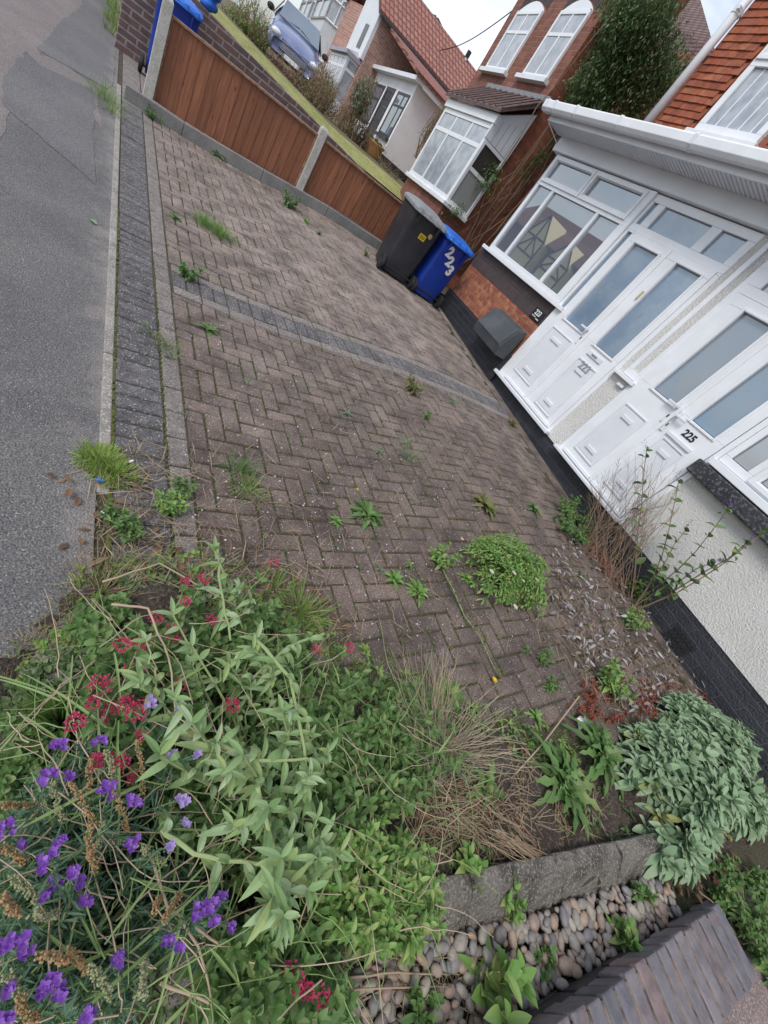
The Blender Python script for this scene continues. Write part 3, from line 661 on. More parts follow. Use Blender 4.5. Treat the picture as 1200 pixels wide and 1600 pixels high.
def holed(mb, y0, y1, z0, z1, holes, o0, o1, mi=0):
    """board y0..y1 x z0..z1 with rectangular holes (same rows), made of butted boxes"""
    zs = sorted({z0, z1} | {h[2] for h in holes} | {h[3] for h in holes})
    for a, b in zip(zs, zs[1:]):
        cut = sorted([(h[0], h[1]) for h in holes if h[2] <= a + 1e-6 and h[3] >= b - 1e-6]); y = y0
        for c, d in cut:
            if c > y + 1e-6: mb.fbox(y, c, a, b, o0, o1, mi)
            y = d
        if y1 > y + 1e-6: mb.fbox(y, y1, a, b, o0, o1, mi)
def window(name, y0, y1, z0, z1, holes, o, m, depth=.08, frames=(), lab=None):
    mb = MB(); holed(mb, y0, y1, z0, z1, holes, o - depth, o)
    for (a, b, c, d) in frames:    # raised sash frames
        w_ = .038; mb.fbox(a, a + w_, c, d, o, o + .018); mb.fbox(b - w_, b, c, d, o, o + .018); mb.fbox(a + w_, b - w_, c, c + w_, o, o + .018); mb.fbox(a + w_, b - w_, d - w_, d, o, o + .018)
    p = mb.build(name, M['upvc'], HR, bevel=.004)
    for h in holes: pane(p, h[0], h[1], h[2], h[3], o, m)
    return p
# 223 : bay of fixed lights
window('window', 4.06, 5.97, 1.484, 2.785, [(5.57, 5.915, 1.545, 2.415), (4.56, 5.52, 1.545, 2.415), (4.12, 4.51, 1.545, 2.415), (5.10, 5.88, 2.52, 2.72), (4.16, 4.98, 2.52, 2.72)], 0.02, M['glass'],
       frames=((5.04, 5.93, 2.46, 2.765), (4.10, 5.02, 2.46, 2.765)))
mb = MB(); mb.fbox(3.995, 4.058, 1.484, 2.785, -.07, .03); part('corner_post', mb, M['upvc'], bevel=.004)
# 223 : door set
mb = MB(); holed(mb, 2.66, 3.992, .43, 2.785, [(2.71, 3.83, .47, 2.42), (2.745, 3.03, 2.49, 2.71), (3.15, 3.78, 2.49, 2.71), (3.885, 3.955, 1.46, 2.40), (3.885, 3.955, 2.49, 2.71)], -.08, .0)
df = mb.build('door_frame', M['upvc'], HR, bevel=.004)
for h in ((2.745, 3.03, 2.49, 2.71), (3.15, 3.78, 2.49, 2.71), (3.885, 3.955, 1.46, 2.40), (3.885, 3.955, 2.49, 2.71)): pane(df, *h, 0, M['frost'])
mb = MB(); mb.fbox(2.64, 4.02, .425, .468, -.05, .065); sub('threshold', mb, M['upvc2'], df, HR, bevel=.008)
def panel_relief(mb, y0, y1, z0, z1, o):
    t_ = .018
    for (a, b, c, d) in ((y0, y1, z0, z1),):
        mb.fbox(a, a + t_, c, d, o, o + .010); mb.fbox(b - t_, b, c, d, o, o + .010); mb.fbox(a + t_, b - t_, c, c + t_, o, o + .010); mb.fbox(a + t_, b - t_, d - t_, d, o, o + .010)
    w = y1 - y0; h = z1 - z0; c0, c1 = y0 + w * .28, y1 - w * .28
    mb.fbox(c0, c1, z0 + h * .14, z0 + h * .20, o, o + .016); mb.fbox(c0, c1, z1 - h * .20, z1 - h * .14, o, o + .016)
def leaf_door(label, y0, y1, z0, z1, glass, panel, o, gm, handle=None, letter=False):
    mb = MB(); holed(mb, y0, y1, z0, z1, [glass], o - .06, o)
    d = mb.build('door', M['upvc'], HR, bevel=.004); d['label'] = label
    pane(d, *glass, o, gm)
    mb = MB(); g = glass; t_ = .024
    mb.fbox(g[0] - t_, g[0] - .002, g[2] - t_, g[3] + t_, o, o + .012); mb.fbox(g[1] + .002, g[1] + t_, g[2] - t_, g[3] + t_, o, o + .012); mb.fbox(g[0], g[1], g[2] - t_, g[2] - .002, o, o + .012); mb.fbox(g[0], g[1], g[3] + .002, g[3] + t_, o, o + .012)
    sub('glazing_bead', mb, M['upvc'], d, HR, bevel=.005)
    mb = MB(); panel_relief(mb, *panel, o + .001); mb.fbox(panel[0] + .03, panel[1] - .03, panel[2] + .03, panel[3] - .03, o - .005, o + .004); sub('moulded_panel', mb, M['upvc2'], d, HR, bevel=.004)
    mb = MB(); mb.fbox(y0 + .02, y1 - .02, z0 + .0, z0 + .035, o, o + .02); sub('weather_bar', mb, M['upvc'], d, HR, bevel=.006)
    if handle:
        hy, hz, sgn = handle; mb = MB(); mb.fbox(hy - .017, hy + .017, hz - .13, hz + .09, o + .001, o + .012); mb.fbox(min(hy, hy + sgn * .12), max(hy, hy + sgn * .12), hz + .03, hz + .052, o + .035, o + .055); mb.fbox(hy - .011, hy + .011, hz + .028, hz + .054, o + .012, o + .055)
        sub('handle', mb, M['upvc2'], d, HR, bevel=.005)
        mb = MB(); mb.fbox(hy - .006, hy + .006, hz - .075, hz - .045, o + .0121, o + .016); sub('keyhole', mb, M['black_ink'], d, HR)
    return d
L223 = leaf_door('left white door leaf with obscured glass and lever handle', 3.292, 3.828, .475, 2.418, (3.37, 3.74, 1.41, 2.33), (3.37, 3.79, .62, 1.28), 0.012, M['frost'], (3.32, 1.42, .9))
R223 = leaf_door('right white door leaf with letterbox and 223 numerals', 2.712, 3.288, .475, 2.418, (2.80, 3.12, 1.40, 2.34), (2.81, 3.14, .55, 1.22), 0.012, M['frost'])
mb = MB(); mb.fbox(3.27, 3.31, .475, 2.418, .0125, .028); sub('astragal', mb, M['upvc'], L223, HR, bevel=.004)
mb = MB(); mb.fbox(2.86, 3.10, 1.285, 1.335, .013, .026); lb = sub('letterbox', mb, M['upvc2'], R223, HR, bevel=.004)
mb = MB(); mb.fbox(2.94, 3.03, 1.30, 1.32, .0262, .029); sub('letterbox_flap', mb, M['grey_plastic'], R223, HR)
mb = MB(); mb.fbox(3.135, 3.165, 1.93, 2.02, .013, .03); sub('lock', mb, M['brass'], R223, HR, bevel=.004)
fx = (F(1, 0) - F(2, 0)).normalized(); fz = Vector((0, 0, 1))
text_mesh('numerals', '223', .115, F(2.97, 1.17, .022), fx, fz, M['greynum'], R223, HR, .003, .002)
# 225 : door set
mb = MB(); holed(mb, 1.28, 2.415, .415, 2.785, [(1.33, 2.36, .455, 2.36), (1.42, 1.76, 2.44, 2.72), (1.92, 2.28, 2.44, 2.72)], -.08, .012)
df2 = mb.build('door_frame', M['upvc'], HR, bevel=.004)
for h in ((1.42, 1.76, 2.44, 2.72), (1.92, 2.28, 2.44, 2.72)): pane(df2, *h, .012, M['glass'])
mb = MB(); mb.fbox(1.30, 2.44, .418, .452, -.05, .085); sub('threshold', mb, M['upvc2'], df2, HR, bevel=.008)
L225 = leaf_door('left white door leaf with sky reflection painted into its glass and lever handle', 1.842, 2.355, .46, 2.355, (1.915, 2.20, 1.43, 2.26), (1.95, 2.27, .56, 1.20), .025, M['painted_sky_glass'], (1.865, 1.40, .9))
R225 = leaf_door('right white door leaf with black 225 numerals', 1.335, 1.838, .46, 2.355, (1.44, 1.70, 1.43, 2.26), (1.46, 1.73, .56, 1.20), .025, M['painted_sky_glass'], (1.80, 1.345, -.9))
mb = MB(); mb.fbox(1.822, 1.858, .46, 2.355, .0255, .040); sub('astragal', mb, M['upvc'], L225, HR, bevel=.004)
mb = MB(); mb.fbox(1.46, 1.74, 1.225, 1.262, .026, .045); sub('letterbox', mb, M['upvc2'], R225, HR, bevel=.006)
text_mesh('numerals', '225', .088, F(1.585, 1.325, .0265), fx, fz, M['black_ink'], R225, HR, .002, .003)
window('window', 2.395, 2.58, 1.37, 2.785, [(2.445, 2.53, 1.44, 2.70)], .016, M['frost'])
mb = MB(); mb.fbox(2.37, 2.66, 1.325, 1.366, -.02, .05); part('sill', mb, M['upvc'], bevel=.006)
mb = MB(); mb.fbox(2.44, 2.53, 1.255, 1.285, -.01, .02); part('cable_clip', mb, M['upvc2'], bevel=.004)
# 225 : bay window over the black sill
window('window', -1.6, 1.275, 1.335, 2.785, [(1.06, 1.22, 1.40, 2.30), (.32, .94, 1.40, 2.30), (-.45, .25, 1.40, 2.30), (-1.2, -.52, 1.40, 2.30), (1.06, 1.22, 2.42, 2.70), (.32, .94, 2.42, 2.70), (-.45, .25, 2.42, 2.70)], .02, M['glass'], frames=((.26, 1.0, 1.35, 2.36), (-.51, .26, 1.35, 2.36)))
mb = MB(); mb.fbox(-1.7, 1.30, 1.272, 1.333, -.1, .055); part('sill', mb, M['upvc'], bevel=.006)
mb = MB()
for i_ in range(6):
    for j_ in range(3): mb.fbox(.10 + i_ * .035, .125 + i_ * .035, .13 + j_ * .05, .165 + j_ * .05, -.02, -.008)
part('air_brick', mb, M['rubber'])
# plaque
mb = MB(); mb.fbox(4.06, 4.29, 1.175, 1.31, -.026, -.012); pq = part('number_plaque', mb, M['black_ink'], bevel=.03)
text_mesh('numerals', '223', .085, F(4.175, 1.262, -.009), fx, fz, M['white_ink'], pq, HR, .001, .002)
for (ya_, yb_, zz_) in ((4.255, 4.17, 1.212), (4.15, 4.09, 1.200)):   # illegible painted script line
    mb = MB(); mb.tube([F(ya_ + (yb_ - ya_) * k / 14, zz_ + .007 * math.sin(k * 2.1), -.0105) for k in range(15)], .0035, n=5); sub('script_line', mb, M['white_ink'], pq, HR)
# meter box
mr_ = empty('meter_box', F(4.4, .6), 'dark grey sloping meter box on the black plinth beside the door', 'meter box')
mb = MB(); pr = lambda y: [F(y, .60, .022), F(y, 1.02, .022), F(y, .985, .17), F(y, .72, .28), F(y, .60, .24)]
mb.prism(pr(4.03), pr(4.74)); mb.build('box', M['meterbox'], mr_, bevel=.008)
mb = MB(); q = lambda y, e: [F(y, .985 + e, .172), F(y, .722 + e, .283), F(y, .722 + e + .008, .290), F(y, .985 + e + .01, .178)]
mb.prism(q(4.05, .002), q(4.72, .002)); mb.build('door', M['meterbox'], mr_, bevel=.004)
# porch head, soffit, fascia, gutter and roof
mb = MB(); mb.fbox(-4, 6.10, 2.795, 2.962, -.06, .065); part('head_board', mb, M['upvc2'], bevel=.006)
mb = MB(); y = -4.0
while y < 6.10:
    for q_ in (0, .052):   # ribbed plank: two flats with a groove between
        mb.fbox(y + q_, y + q_ + .040, 2.953, 2.975, .066, .345)
    mb.fbox(y, y + .1001, 2.976, 2.985, .0, .345); y += .104
part('soffit', mb, M['upvc2'], bevel=.003)
mb = MB(); mb.fbox(-4, 6.16, 2.945, 3.06, .346, .365); mb.fbox(6.11, 6.14, 2.97, 3.05, -.06, .345); part('fascia', mb, M['upvc2'], bevel=.004)
mb = MB(); gp = lambda y, e=0: [F(y, 3.085 + e, .366 - e), F(y, 3.015 - e, .368 - e), F(y, 2.992 - e, .40), F(y, 2.992 - e, .45), F(y, 3.022 - e, .478 + e), F(y, 3.087 + e, .482 + e), F(y, 3.102 + e, .475 + e), F(y, 3.102 + e, .466)]
mb.prism(gp(-4), gp(6.30)); gt = part('gutter', mb, M['upvc'], smooth=False, bevel=.004)
for yy in (6.20, 6.02, 5.55, 4.72, 3.65, 2.6, 1.4):
    mb = MB(); mb.prism(gp(yy, .006), gp(yy + .045, .006)); sub('gutter_bracket', mb, M['upvc2'], gt, HR, bevel=.002)

mb = MB(); mb.tube([F(6.16, 3.0, .36), F(6.14, 2.94, .34), F(6.12, 2.88, .06), F(6.14, 2.80, .02)], .006, n=6); part('cable', mb, M['upvc'])
mb = MB(); mb.hull8([F(-4, 3.01, .42), F(6.2, 3.01, .42), F(6.2, 3.62, -.95), F(-4, 3.62, -.95)], [F(-4, 3.065, .42), F(6.2, 3.065, .42), F(6.2, 3.69, -.95), F(-4, 3.69, -.95)]); part('porch_roof', mb, M['rooftile_dark'])
# body of the house
mb = MB(); mb.fbox(-8, 5.98, -.3, 6.2, -8.5, -.99); part('wall', mb, M['redbrick'])
# upper storey: hanging tiles, corner board, window
mb = MB(); row = 0; z = 3.60
rt_ = random.Random(9)
while z < 6.1:
    y = 5.93 + (.065 if row % 2 else 0)
    while y > 2.4:
        y1 = y; y0 = y - .127; y1c = min(y1, 5.93)
        if not (y1c > 4.27 and y0 < 5.24 and z > 3.66 and z < 5.6):
            e = rt_.uniform(-.003, .004); a = rt_.uniform(-.002, .002)
            if y1c - y0 > .03: mb.hull8([F(y0, z + a, -.955 + e), F(y1c, z - a, -.955 + e), F(y1c, z - a, -.97 + e), F(y0, z + a, -.97 + e)], [F(y0, z + .13, -.976), F(y1c, z + .13, -.976), F(y1c, z + .13, -.988), F(y0, z + .13, -.988)])
        y -= .130
    z += .078; row += 1
part('hanging_tiles', mb, M['hungtile'])
mb = MB(); mb.tube([F(6.0, 3.5, -.90), F(5.985, 6.2, -.90)], .055, n=12); cb_ = part('downpipe', mb, M['upvc'], smooth=True)
mb = MB(); mb.tube([F(5.99, 4.90, -.90), F(5.99, 4.97, -.90)], .062, n=12); mb.fbox(5.93, 5.97, 4.92, 4.95, -.98, -.83); sub('pipe_clip', mb, M['upvc2'], cb_, HR)
window('window', 4.29, 5.22, 3.79, 5.45, [(4.38, 5.13, 3.88, 4.46), (4.38, 5.13, 4.60, 5.36)], -.93, M['net'], .07, frames=((4.31, 5.20, 4.52, 5.44),))
mb = MB()
for i_ in range(4): mb.fbox(4.47 + i_ * .17, 4.488 + i_ * .17, 3.885, 4.455, -.959, -.956)
part('blind', mb, M['upvc'])
mb = MB(); mb.fbox(4.22, 5.28, 3.735, 3.785, -.98, -.87); part('sill', mb, M['upvc'], bevel=.006)
mb = MB(); mb.hull8([F(-8, 6.15, -.6), F(6.3, 6.15, -.6), F(6.3, 8.6, -4.6), F(-8, 8.6, -4.6)], [F(-8, 6.3, -.6), F(6.3, 6.3, -.6), F(6.3, 8.75, -4.6), F(-8, 8.75, -4.6)])
mb.hull8([F(-8, 8.6, -4.6), F(6.3, 8.6, -4.6), F(6.3, 6.15, -8.8), F(-8, 6.15, -8.8)], [F(-8, 8.75, -4.6), F(6.3, 8.75, -4.6), F(6.3, 6.3, -8.8), F(-8, 6.3, -8.8)]); part('roof', mb, M['roofbrown'])
# ================================================================== NEIGHBOURING HOUSES
def sash(root, name, y0, y1, z0, z1, o, cols=(), rows=(), t=.05, gm='net', fm='upvc', depth=.06):
    """simple glazed window on the facade frame, glass as sub-part"""
    mb = MB(); mb.fbox(y0, y0 + t, z0, z1, o - depth, o); mb.fbox(y1 - t, y1, z0, z1, o - depth, o); mb.fbox(y0 + t, y1 - t, z0, z0 + t, o - depth, o - .002); mb.fbox(y0 + t, y1 - t, z1 - t, z1, o - depth, o - .002)
    for c in cols: mb.fbox(c - t * .35, c + t * .35, z0 + t, z1 - t, o - depth, o - .004)
    for r in rows: mb.fbox(y0 + t, y1 - t, r - t * .45, r + t * .45, o - depth, o - .006)
    f = mb.build(name, M[fm], root, bevel=.004)
    mb = MB(); mb.fbox(y0 + t * .8, y1 - t * .8, z0 + t * .8, z1 - t * .8, o - .026, o - .016); sub('pane', mb, M[gm], f, root); return f
# ---- house A: tall red brick house with arched windows
ya, yb = 8.2, 11.35; oA = -.6
RA = empty('brick_house', F(ya, .4, oA), 'tall red brick house with two arched upstairs windows and a white bay', 'house')
mb = MB(); mb.fbox(ya, yb, .3, 6.9, oA - 1.2, oA)
wallA = mb.build('wall', M['brickA'], RA)
mb = MB(); X0 = F(ya, 0, oA).x; mb.box(X0 + .0, X0 + 1.15, ya - .004, ya - .001, .1, 6.4); mb.build('side_wall', M['brickAx'], RA)
for (y0, y1, zs, nm) in ((10.02, 10.98, 3.845, 'a'), (8.50, 9.38, 3.835, 'b')):
    f = sash(RA, 'window', y0, y1, zs, zs + .92, oA + .045, ((y0 + y1) / 2,), (zs + .60,), .055)
    mb = MB(); n = 10; pts0 = [F(y0 + (y1 - y0) * k / n, zs + .921 + .145 * math.sin(math.pi * k / n) ** .8, oA - .03) for k in range(n + 1)]; pts1 = [p - Vector((.055, 0, 0)) for p in pts0]
    mb.prism(pts0, pts1); sub('arch_board', mb, M['upvc'], f, RA)
    mb = MB()
    for k in range(12):
        a0, a1 = k / 12 + .006, (k + 1) / 12 - .006
        q = lambda a, r: (y0 - .06 + (y1 - y0 + .12) * a, zs + .93 + r * .20 + (.15 + .02 * r) * math.sin(math.pi * min(1, max(0, a))) ** .8)
        P4 = [q(a0, 0), q(a1, 0), q(a1, 1), q(a0, 1)]
        mb.hull8([F(a, b, oA) for a, b in P4], [F(a, b, oA + .008) for a, b in P4])
    sub('brick_arch', mb, M['darkbrick'], f, RA)
    mb = MB(); mb.fbox(y0 - .09, y1 + .09, zs - .065, zs - .002, oA, oA + .10); sub('sill', mb, M['upvc2'], f, RA)
# bay
b0, b1 = 8.12, 10.35
mb = MB(); mb.fbox(b0 + .02, b1 - .02, .3, 1.553, oA, -.03); mb.build('bay_brickwork', M['brickA'], RA)
mb = MB(); mb.fbox(b0 - .05, b1 + .05, 1.555, 1.625, oA, .045); mb.build('bay_sill', M['upvc'], RA, bevel=.008)
f = sash(RA, 'bay_window', b0, b1, 1.626, 2.86, 0.0, ((b0 * 2 + b1) / 3, (b0 + 2 * b1) / 3), (2.52,), .075)
def xq(y, xs0, xs1, z0, z1, y_out): pass
def sideface(root, name, x0, x1, y, z0, z1, t, gm, rows=(), fm='upvc', parent=None):
    mb = MB(); d = .05; bx = lambda a, b, c, e, k=0: mb.box(a, b, y - k, y + d, c, e)
    bx(x0, x0 + t, z0, z1); bx(x1 - t, x1, z0, z1); bx(x0 + t, x1 - t, z0, z0 + t, -.002); bx(x0 + t, x1 - t, z1 - t, z1, -.002)
    for r in rows: bx(x0 + t, x1 - t, r - t * .5, r + t * .5, -.004)
    f = mb.build(name, M[fm], root, bevel=.004)
    zz = [z0 + t] + list(rows) + [z1 - t]; gms = gm if isinstance(gm, (list, tuple)) else [gm] * len(zz)
    for a, b, g in zip(zz, zz[1:], gms):
        mb = MB(); mb.box(x0 + t * .8, x1 - t * .8, y + .018, y + .03, a, b); sub('pane', mb, M[g], f, root)
    return f
xb0, xb1 = F(b0, 0, .0).x, F(b0, 0, oA).x - .003; dzA = ZH * (b0 - 2)
sideface(RA, 'bay_window', xb0 + .006, xb1, b0 - .008, 1.626 + dzA, 2.66 + dzA, .06, ('frostgrey', 'darkglass'), (2.22 + dzA,))
mb = MB(); q = lambda y: [(xb0 - .02, y, 2.663 + dzA), (xb1, y, 2.663 + dzA), (xb1, y, 3.38 + dzA), (xb0 - .02, y, 2.98 + dzA)]
mb.prism(q(b0 - .012), q(b0 + .03)); mb.build('gable_boarding', M['upvc2'], RA)
for k_ in range(4):
    xx = xb0 + .12 + k_ * .13; mb = MB(); mb.box(xx, xx + .006, b0 - .016, b0 - .0121, 2.67 + dzA, 2.98 + dzA + k_ * .045); mb.build('board_joint', M['grey_plastic'], RA)
mb = MB(); mb.fbox(b0 - .02, b1 + .05, 2.862, 3.0, -.05, .03); mb.build('bay_fascia', M['upvc'], RA, bevel=.004)
mb = MB(); mb.hull8([F(b0 - .12, 2.99, .09), F(b1 + .12, 2.99, .09), F(b1 + .10, 3.50, oA), F(b0 - .1, 3.50, oA)], [F(b0 - .12, 3.04, .09), F(b1 + .12, 3.04, .09), F(b1 + .10, 3.58, oA), F(b0 - .1, 3.58, oA)]); rfA = mb.build('bay_roof', M['rooftile_dark'], RA)
mb = MB()
for k_ in range(11):
    yy = b0 - .1 + k_ * .245; mb.tube([F(yy, 3.052, .085), F(yy, 3.588, oA + .01)], .022, n=6)
sub('roll_tiles', mb, M['rooftile_dark'], rfA, RA)
mb = MB(); mb.fbox(b0 - .12, b1 + .08, 3.56, 3.63, oA, oA + .05); mb.build('flashing', M['grey_plastic'], RA)
mb = MB()
for k_ in range(5): mb.fbox(9.75 + .07 * k_, 9.79 + .07 * k_, .95, 1.12, -.029, -.02)
mb.fbox(9.70, 10.12, .90, 1.17, -.0295, -.026); mb.build('air_brick', M['rubber'], RA)
mb = MB(); mb.tube([(5.62, ya - .003, 1.53), (5.62, ya - .03, 1.53)], .055, n=16); vt = mb.build('extractor_vent', M['upvc2'], RA)
mb = MB(); mb.tube([(5.62, ya - .030, 1.53), (5.62, ya - .036, 1.53)], .03, n=14); sub('vent_cap', mb, M['grey_plastic'], vt, RA)
mb = MB(); mb.hull8([F(ya - .25, 6.75, oA + .35), F(yb + .2, 6.75, oA + .35), F(yb + .2, 7.6, oA - 1.25), F(ya - .25, 7.6, oA - 1.25)], [F(ya - .25, 6.88, oA + .35), F(yb + .2, 6.88, oA + .35), F(yb + .2, 7.73, oA - 1.25), F(ya - .25, 7.73, oA - 1.25)]); mb.build('roof', M['slate'], RA)
# its rear wing with the plum tiled roof
e = [ony(1000, 0, 9.5), ony(1096, -10, 9.5), ony(1114, 62, 9.0), ony(1030, 130, 9.0)]
P1_, P2_ = onx(1092, -8, 10.4), onx(1114, 66, 9.6)
RW = empty('rear_wing', (9, ya + .2, 0), 'plum tiled roof rising behind the big green climber', 'house wing')
mb = MB()
lo = [onx(1118, 82, 9.3), onx(960, 150, 9.3)]; hi_ = [onx(1086, -30, 11.6), onx(950, -30, 11.6)]
quad = [lo[1], lo[0], hi_[0], hi_[1]]
mb.hull8([tuple(p + Vector((.12, 0, -.15))) for p in quad], [tuple(p) for p in quad]); mb.build('roof', M['roofbrown'], RW)
mb = MB(); mb.box(9.35, 13, lo[0].y + .05, lo[0].y + 6, 0, lo[0].z - .1); mb.build('wall', M['brickAx'], RW)
# ---- house B: white extension in front of a brick gable with a red tiled roof
oB = -1.25; kx = lambda u, w, o=oB: onF(u, w, o)
cB = kx(590, 244); tB = kx(657, 137)
yB = (cB[0] + tB[0]) / 2; zB0, zB1 = cB[1], tB[1]
lB = 21.0
RB = empty('extension_house', F(yB, zB0, oB), 'pale pink brick house with red pantile roof and white flat fronted extension', 'house')
mb = MB(); mb.fbox(yB, lB, zB0 - .3, zB1 + .05, oB - 5, oB); mb.build('extension_wall', M['smooth_render'], RB)
mb = MB(); mb.fbox(yB - .02, lB + .02, zB0 - .35, zB0 + .13, oB - 5, oB + .03); mb.build('plinth', M['blackpaint'], RB)
w0, w1 = kx(607, 217), kx(589, 205); w2 = kx(643, 150)
yw0 = yB + .12; yw1 = yw0 + 1.25
sash(RB, 'window', yw0, yw1, w0[1], w2[1], oB + .03, ((yw0 * .6 + yw1 * .4),), (w0[1] * .3 + w2[1] * .7,), .07, 'glass', 'blackpaint')
mb = MB(); mb.fbox(yw0 - .06, yw1 + .06, w0[1] - .10, w0[1] - .01, oB, oB + .10); mb.build('sill', M['blackpaint'], RB)
d0 = kx(580, 212)
sash(RB, 'door', yw1 + .35, yw1 + 1.35, zB0 + .1, w2[1] + .02, oB + .03, (), (zB0 + .8, zB0 + 1.3), .13, 'darkglass', 'blackpaint')
sash(RB, 'window', yw1 + 1.6, lB - .1, w0[1], w2[1], oB + .03, (), (w0[1] * .35 + w2[1] * .65,), .08, 'glass', 'blackpaint')
mb = MB(); mb.fbox(yB - .2, lB + .2, zB1 + .052, zB1 + .16, oB - .1, oB + .22); mb.fbox(yB - .22, yB - .02, zB1 + .03, zB1 + .15, oB - 5, oB - .1); mb.build('fascia', M['upvc2'], RB)
mb = MB()
r0, r1 = F(yB - .25, zB1 + .16, oB + .26), F(yB - .25, zB1 + .12, oB - 6)
kk = Vector((0, lB + .15 - yB + .25, .75)); kx_ = Vector((YW * kk.y, 0, 0))
mb.hull8([r0, r1, r1 + kk + kx_, r0 + kk + kx_], [p + Vector((0, 0, .09)) for p in (r0, r1, r1 + kk + kx_, r0 + kk + kx_)])
mb.build('lean_to_roof', M['pantile'], RB)
hk = onx(662, 205, F(yB, 0, oB).x + 1.0); hy = yB - .08
mb = MB(); xk = F(yB, 0, oB).x + .95; zk = ony(662, 207, yB).z; mb.tube([(xk, yB, zk + .1), (xk, yB - .12, zk + .12), (xk, yB - .16, zk)], .02, n=6); mb.blob((xk, yB - .17, zk - .06), .07, .07, .10, 8, 6); mb.build('wall_lamp', M['rubber'], RB)
# gable body
YG = lB + .2
g = lambda u, w: ony(u, w, YG)
c0 = g(600, 27); c1 = g(566, 94); gr_ = g(656, 107); rt = g(640, 0); rb = g(712, 112)
xg = (c0.x + c1.x) / 2
mb = MB(); mb.box(xg, xg + 9, YG, YG + 4.2, 0, c0.z + .02); mb.build('wall', M['brickBx'], RB)
mb = MB(); z0_ = c0.z; dR = 2.15; hR = 1.35; e_ = [(YG - .22, z0_ - .05), (YG + dR, z0_ + hR), (YG + 2 * dR + .2, z0_ - .05)]
for (ya_, za_), (yc_, zc_) in zip(e_, e_[1:]):
    mb.hull8([(xg - .25, ya_, za_), (xg + 9, ya_, za_), (xg + 9, yc_, zc_), (xg - .25, yc_, zc_)], [(xg - .25, ya_, za_ + .12), (xg + 9, ya_, za_ + .12), (xg + 9, yc_, zc_ + .12), (xg - .25, yc_, zc_ + .12)])
mb.build('roof', M['pantile'], RB)
mb = MB(); mb.box(xg - .2, xg + 9, YG - .33, YG - .22, c0.z - .10, c0.z + .0); mb.build('gutter', M['blackpaint'], RB, bevel=.02)
mb = MB(); mb.prism([(xg - .12, YG + .03, c1.z), (xg - .12, YG + 1.9, c1.z), (xg - .12, YG + 1.9, z0_ + hR * .85), (xg - .12, YG + .03, z0_)], [(xg - .002, YG + .03, c1.z), (xg - .002, YG + 1.9, c1.z), (xg - .002, YG + 1.9, z0_ + hR * .85), (xg - .002, YG + .03, z0_)]); pf = mb.build('front_panel', M['upvc2'], RB)
mb = MB(); mb.box(xg - .135, xg - .121, YG + .5, YG + .9, c1.z + .2, z0_ - .4); sub('pane', mb, M['darkglass'], pf, RB)
# ---- house D : white gable further along, with aerial pole
YD = YG + 9; a = [ony(u, w, YD) for u, w in ((648, 25), (680, 30), (718, 112), (650, 110))]
RD = empty('white_gable_house', (a[2].x - 3, YD, 0), 'white rendered gable with dark roof edge behind the red tiled roof', 'house')
mb = MB(); mb.prism([(p.x, YD, p.z) for p in a] , [(p.x, YD + 6, p.z) for p in a]); mb.build('wall', M['smooth_render'], RD)
mb = MB(); b = [ony(u, w, YD - .3) for u, w in ((640, 8), (682, 24), (682, 31), (640, 20))]; mb.prism([(p.x, YD - .3, p.z) for p in b], [(p.x, YD + 6, p.z) for p in b])
b = [ony(u, w, YD - .05) for u, w in ((680, 28), (683, 27), (719, 106), (716, 110))]; mb.prism([(p.x, YD - .25, p.z) for p in b], [(p.x, YD + 6, p.z) for p in b]); mb.build('roof', M['slate'], RD)
Yp = YG + 2; p0, p1 = ony(712, 118, Yp), ony(729, 90, Yp)
mb = MB(); mb.tube([(p0.x, Yp, p0.z - .5), (p0.x + .03, Yp, p1.z)], .05, n=8); o = mb.build('flue_pipe', M['upvc2'], None)
mb = MB(); mb.tube([(p0.x + .03, Yp, p1.z), (p0.x + .03, Yp, p1.z + .22)], .09, .09, n=8); c = mb.build('cowl', M['rubber'], None); c.parent = o
tag(o, 'thin white flue pipe with black cap against the sky', 'flue')
# ---- house C : orange brick with two rendered bays
oC = -.95
RCo = empty('bay_house', F(22, 0, oC), 'orange brick house with two rendered bays and a dark roof', 'house')
yc0 = onF(566, 94, oC)[0]; zc1 = onF(560, 35, oC)[1]
yc0 = YG + 4.6; zc1 = 4.95
mb = MB(); mb.fbox(yc0, yc0 + 16, -1, zc1 + .35, oC - 6, oC); mb.build('wall', M['brickC'], RCo)
mb = MB(); mb.fbox(yc0 - .3, yc0 + 16.4, zc1 + .30, zc1 + .52, oC - 1, oC + .45); mb.build('eaves', M['upvc2'], RCo)
mb = MB(); mb.hull8([F(yc0 - .3, zc1 + .52, oC + .5), F(yc0 + 16.4, zc1 + .52, oC + .5), F(yc0 + 16.4, zc1 + 3.2, oC - 3), F(yc0 - .3, zc1 + 3.2, oC - 3)], [F(yc0 - .3, zc1 + .62, oC + .5), F(yc0 + 16.4, zc1 + .62, oC + .5), F(yc0 + 16.4, zc1 + 3.3, oC - 3), F(yc0 - .3, zc1 + 3.3, oC - 3)]); mb.build('roof', M['slate'], RCo)
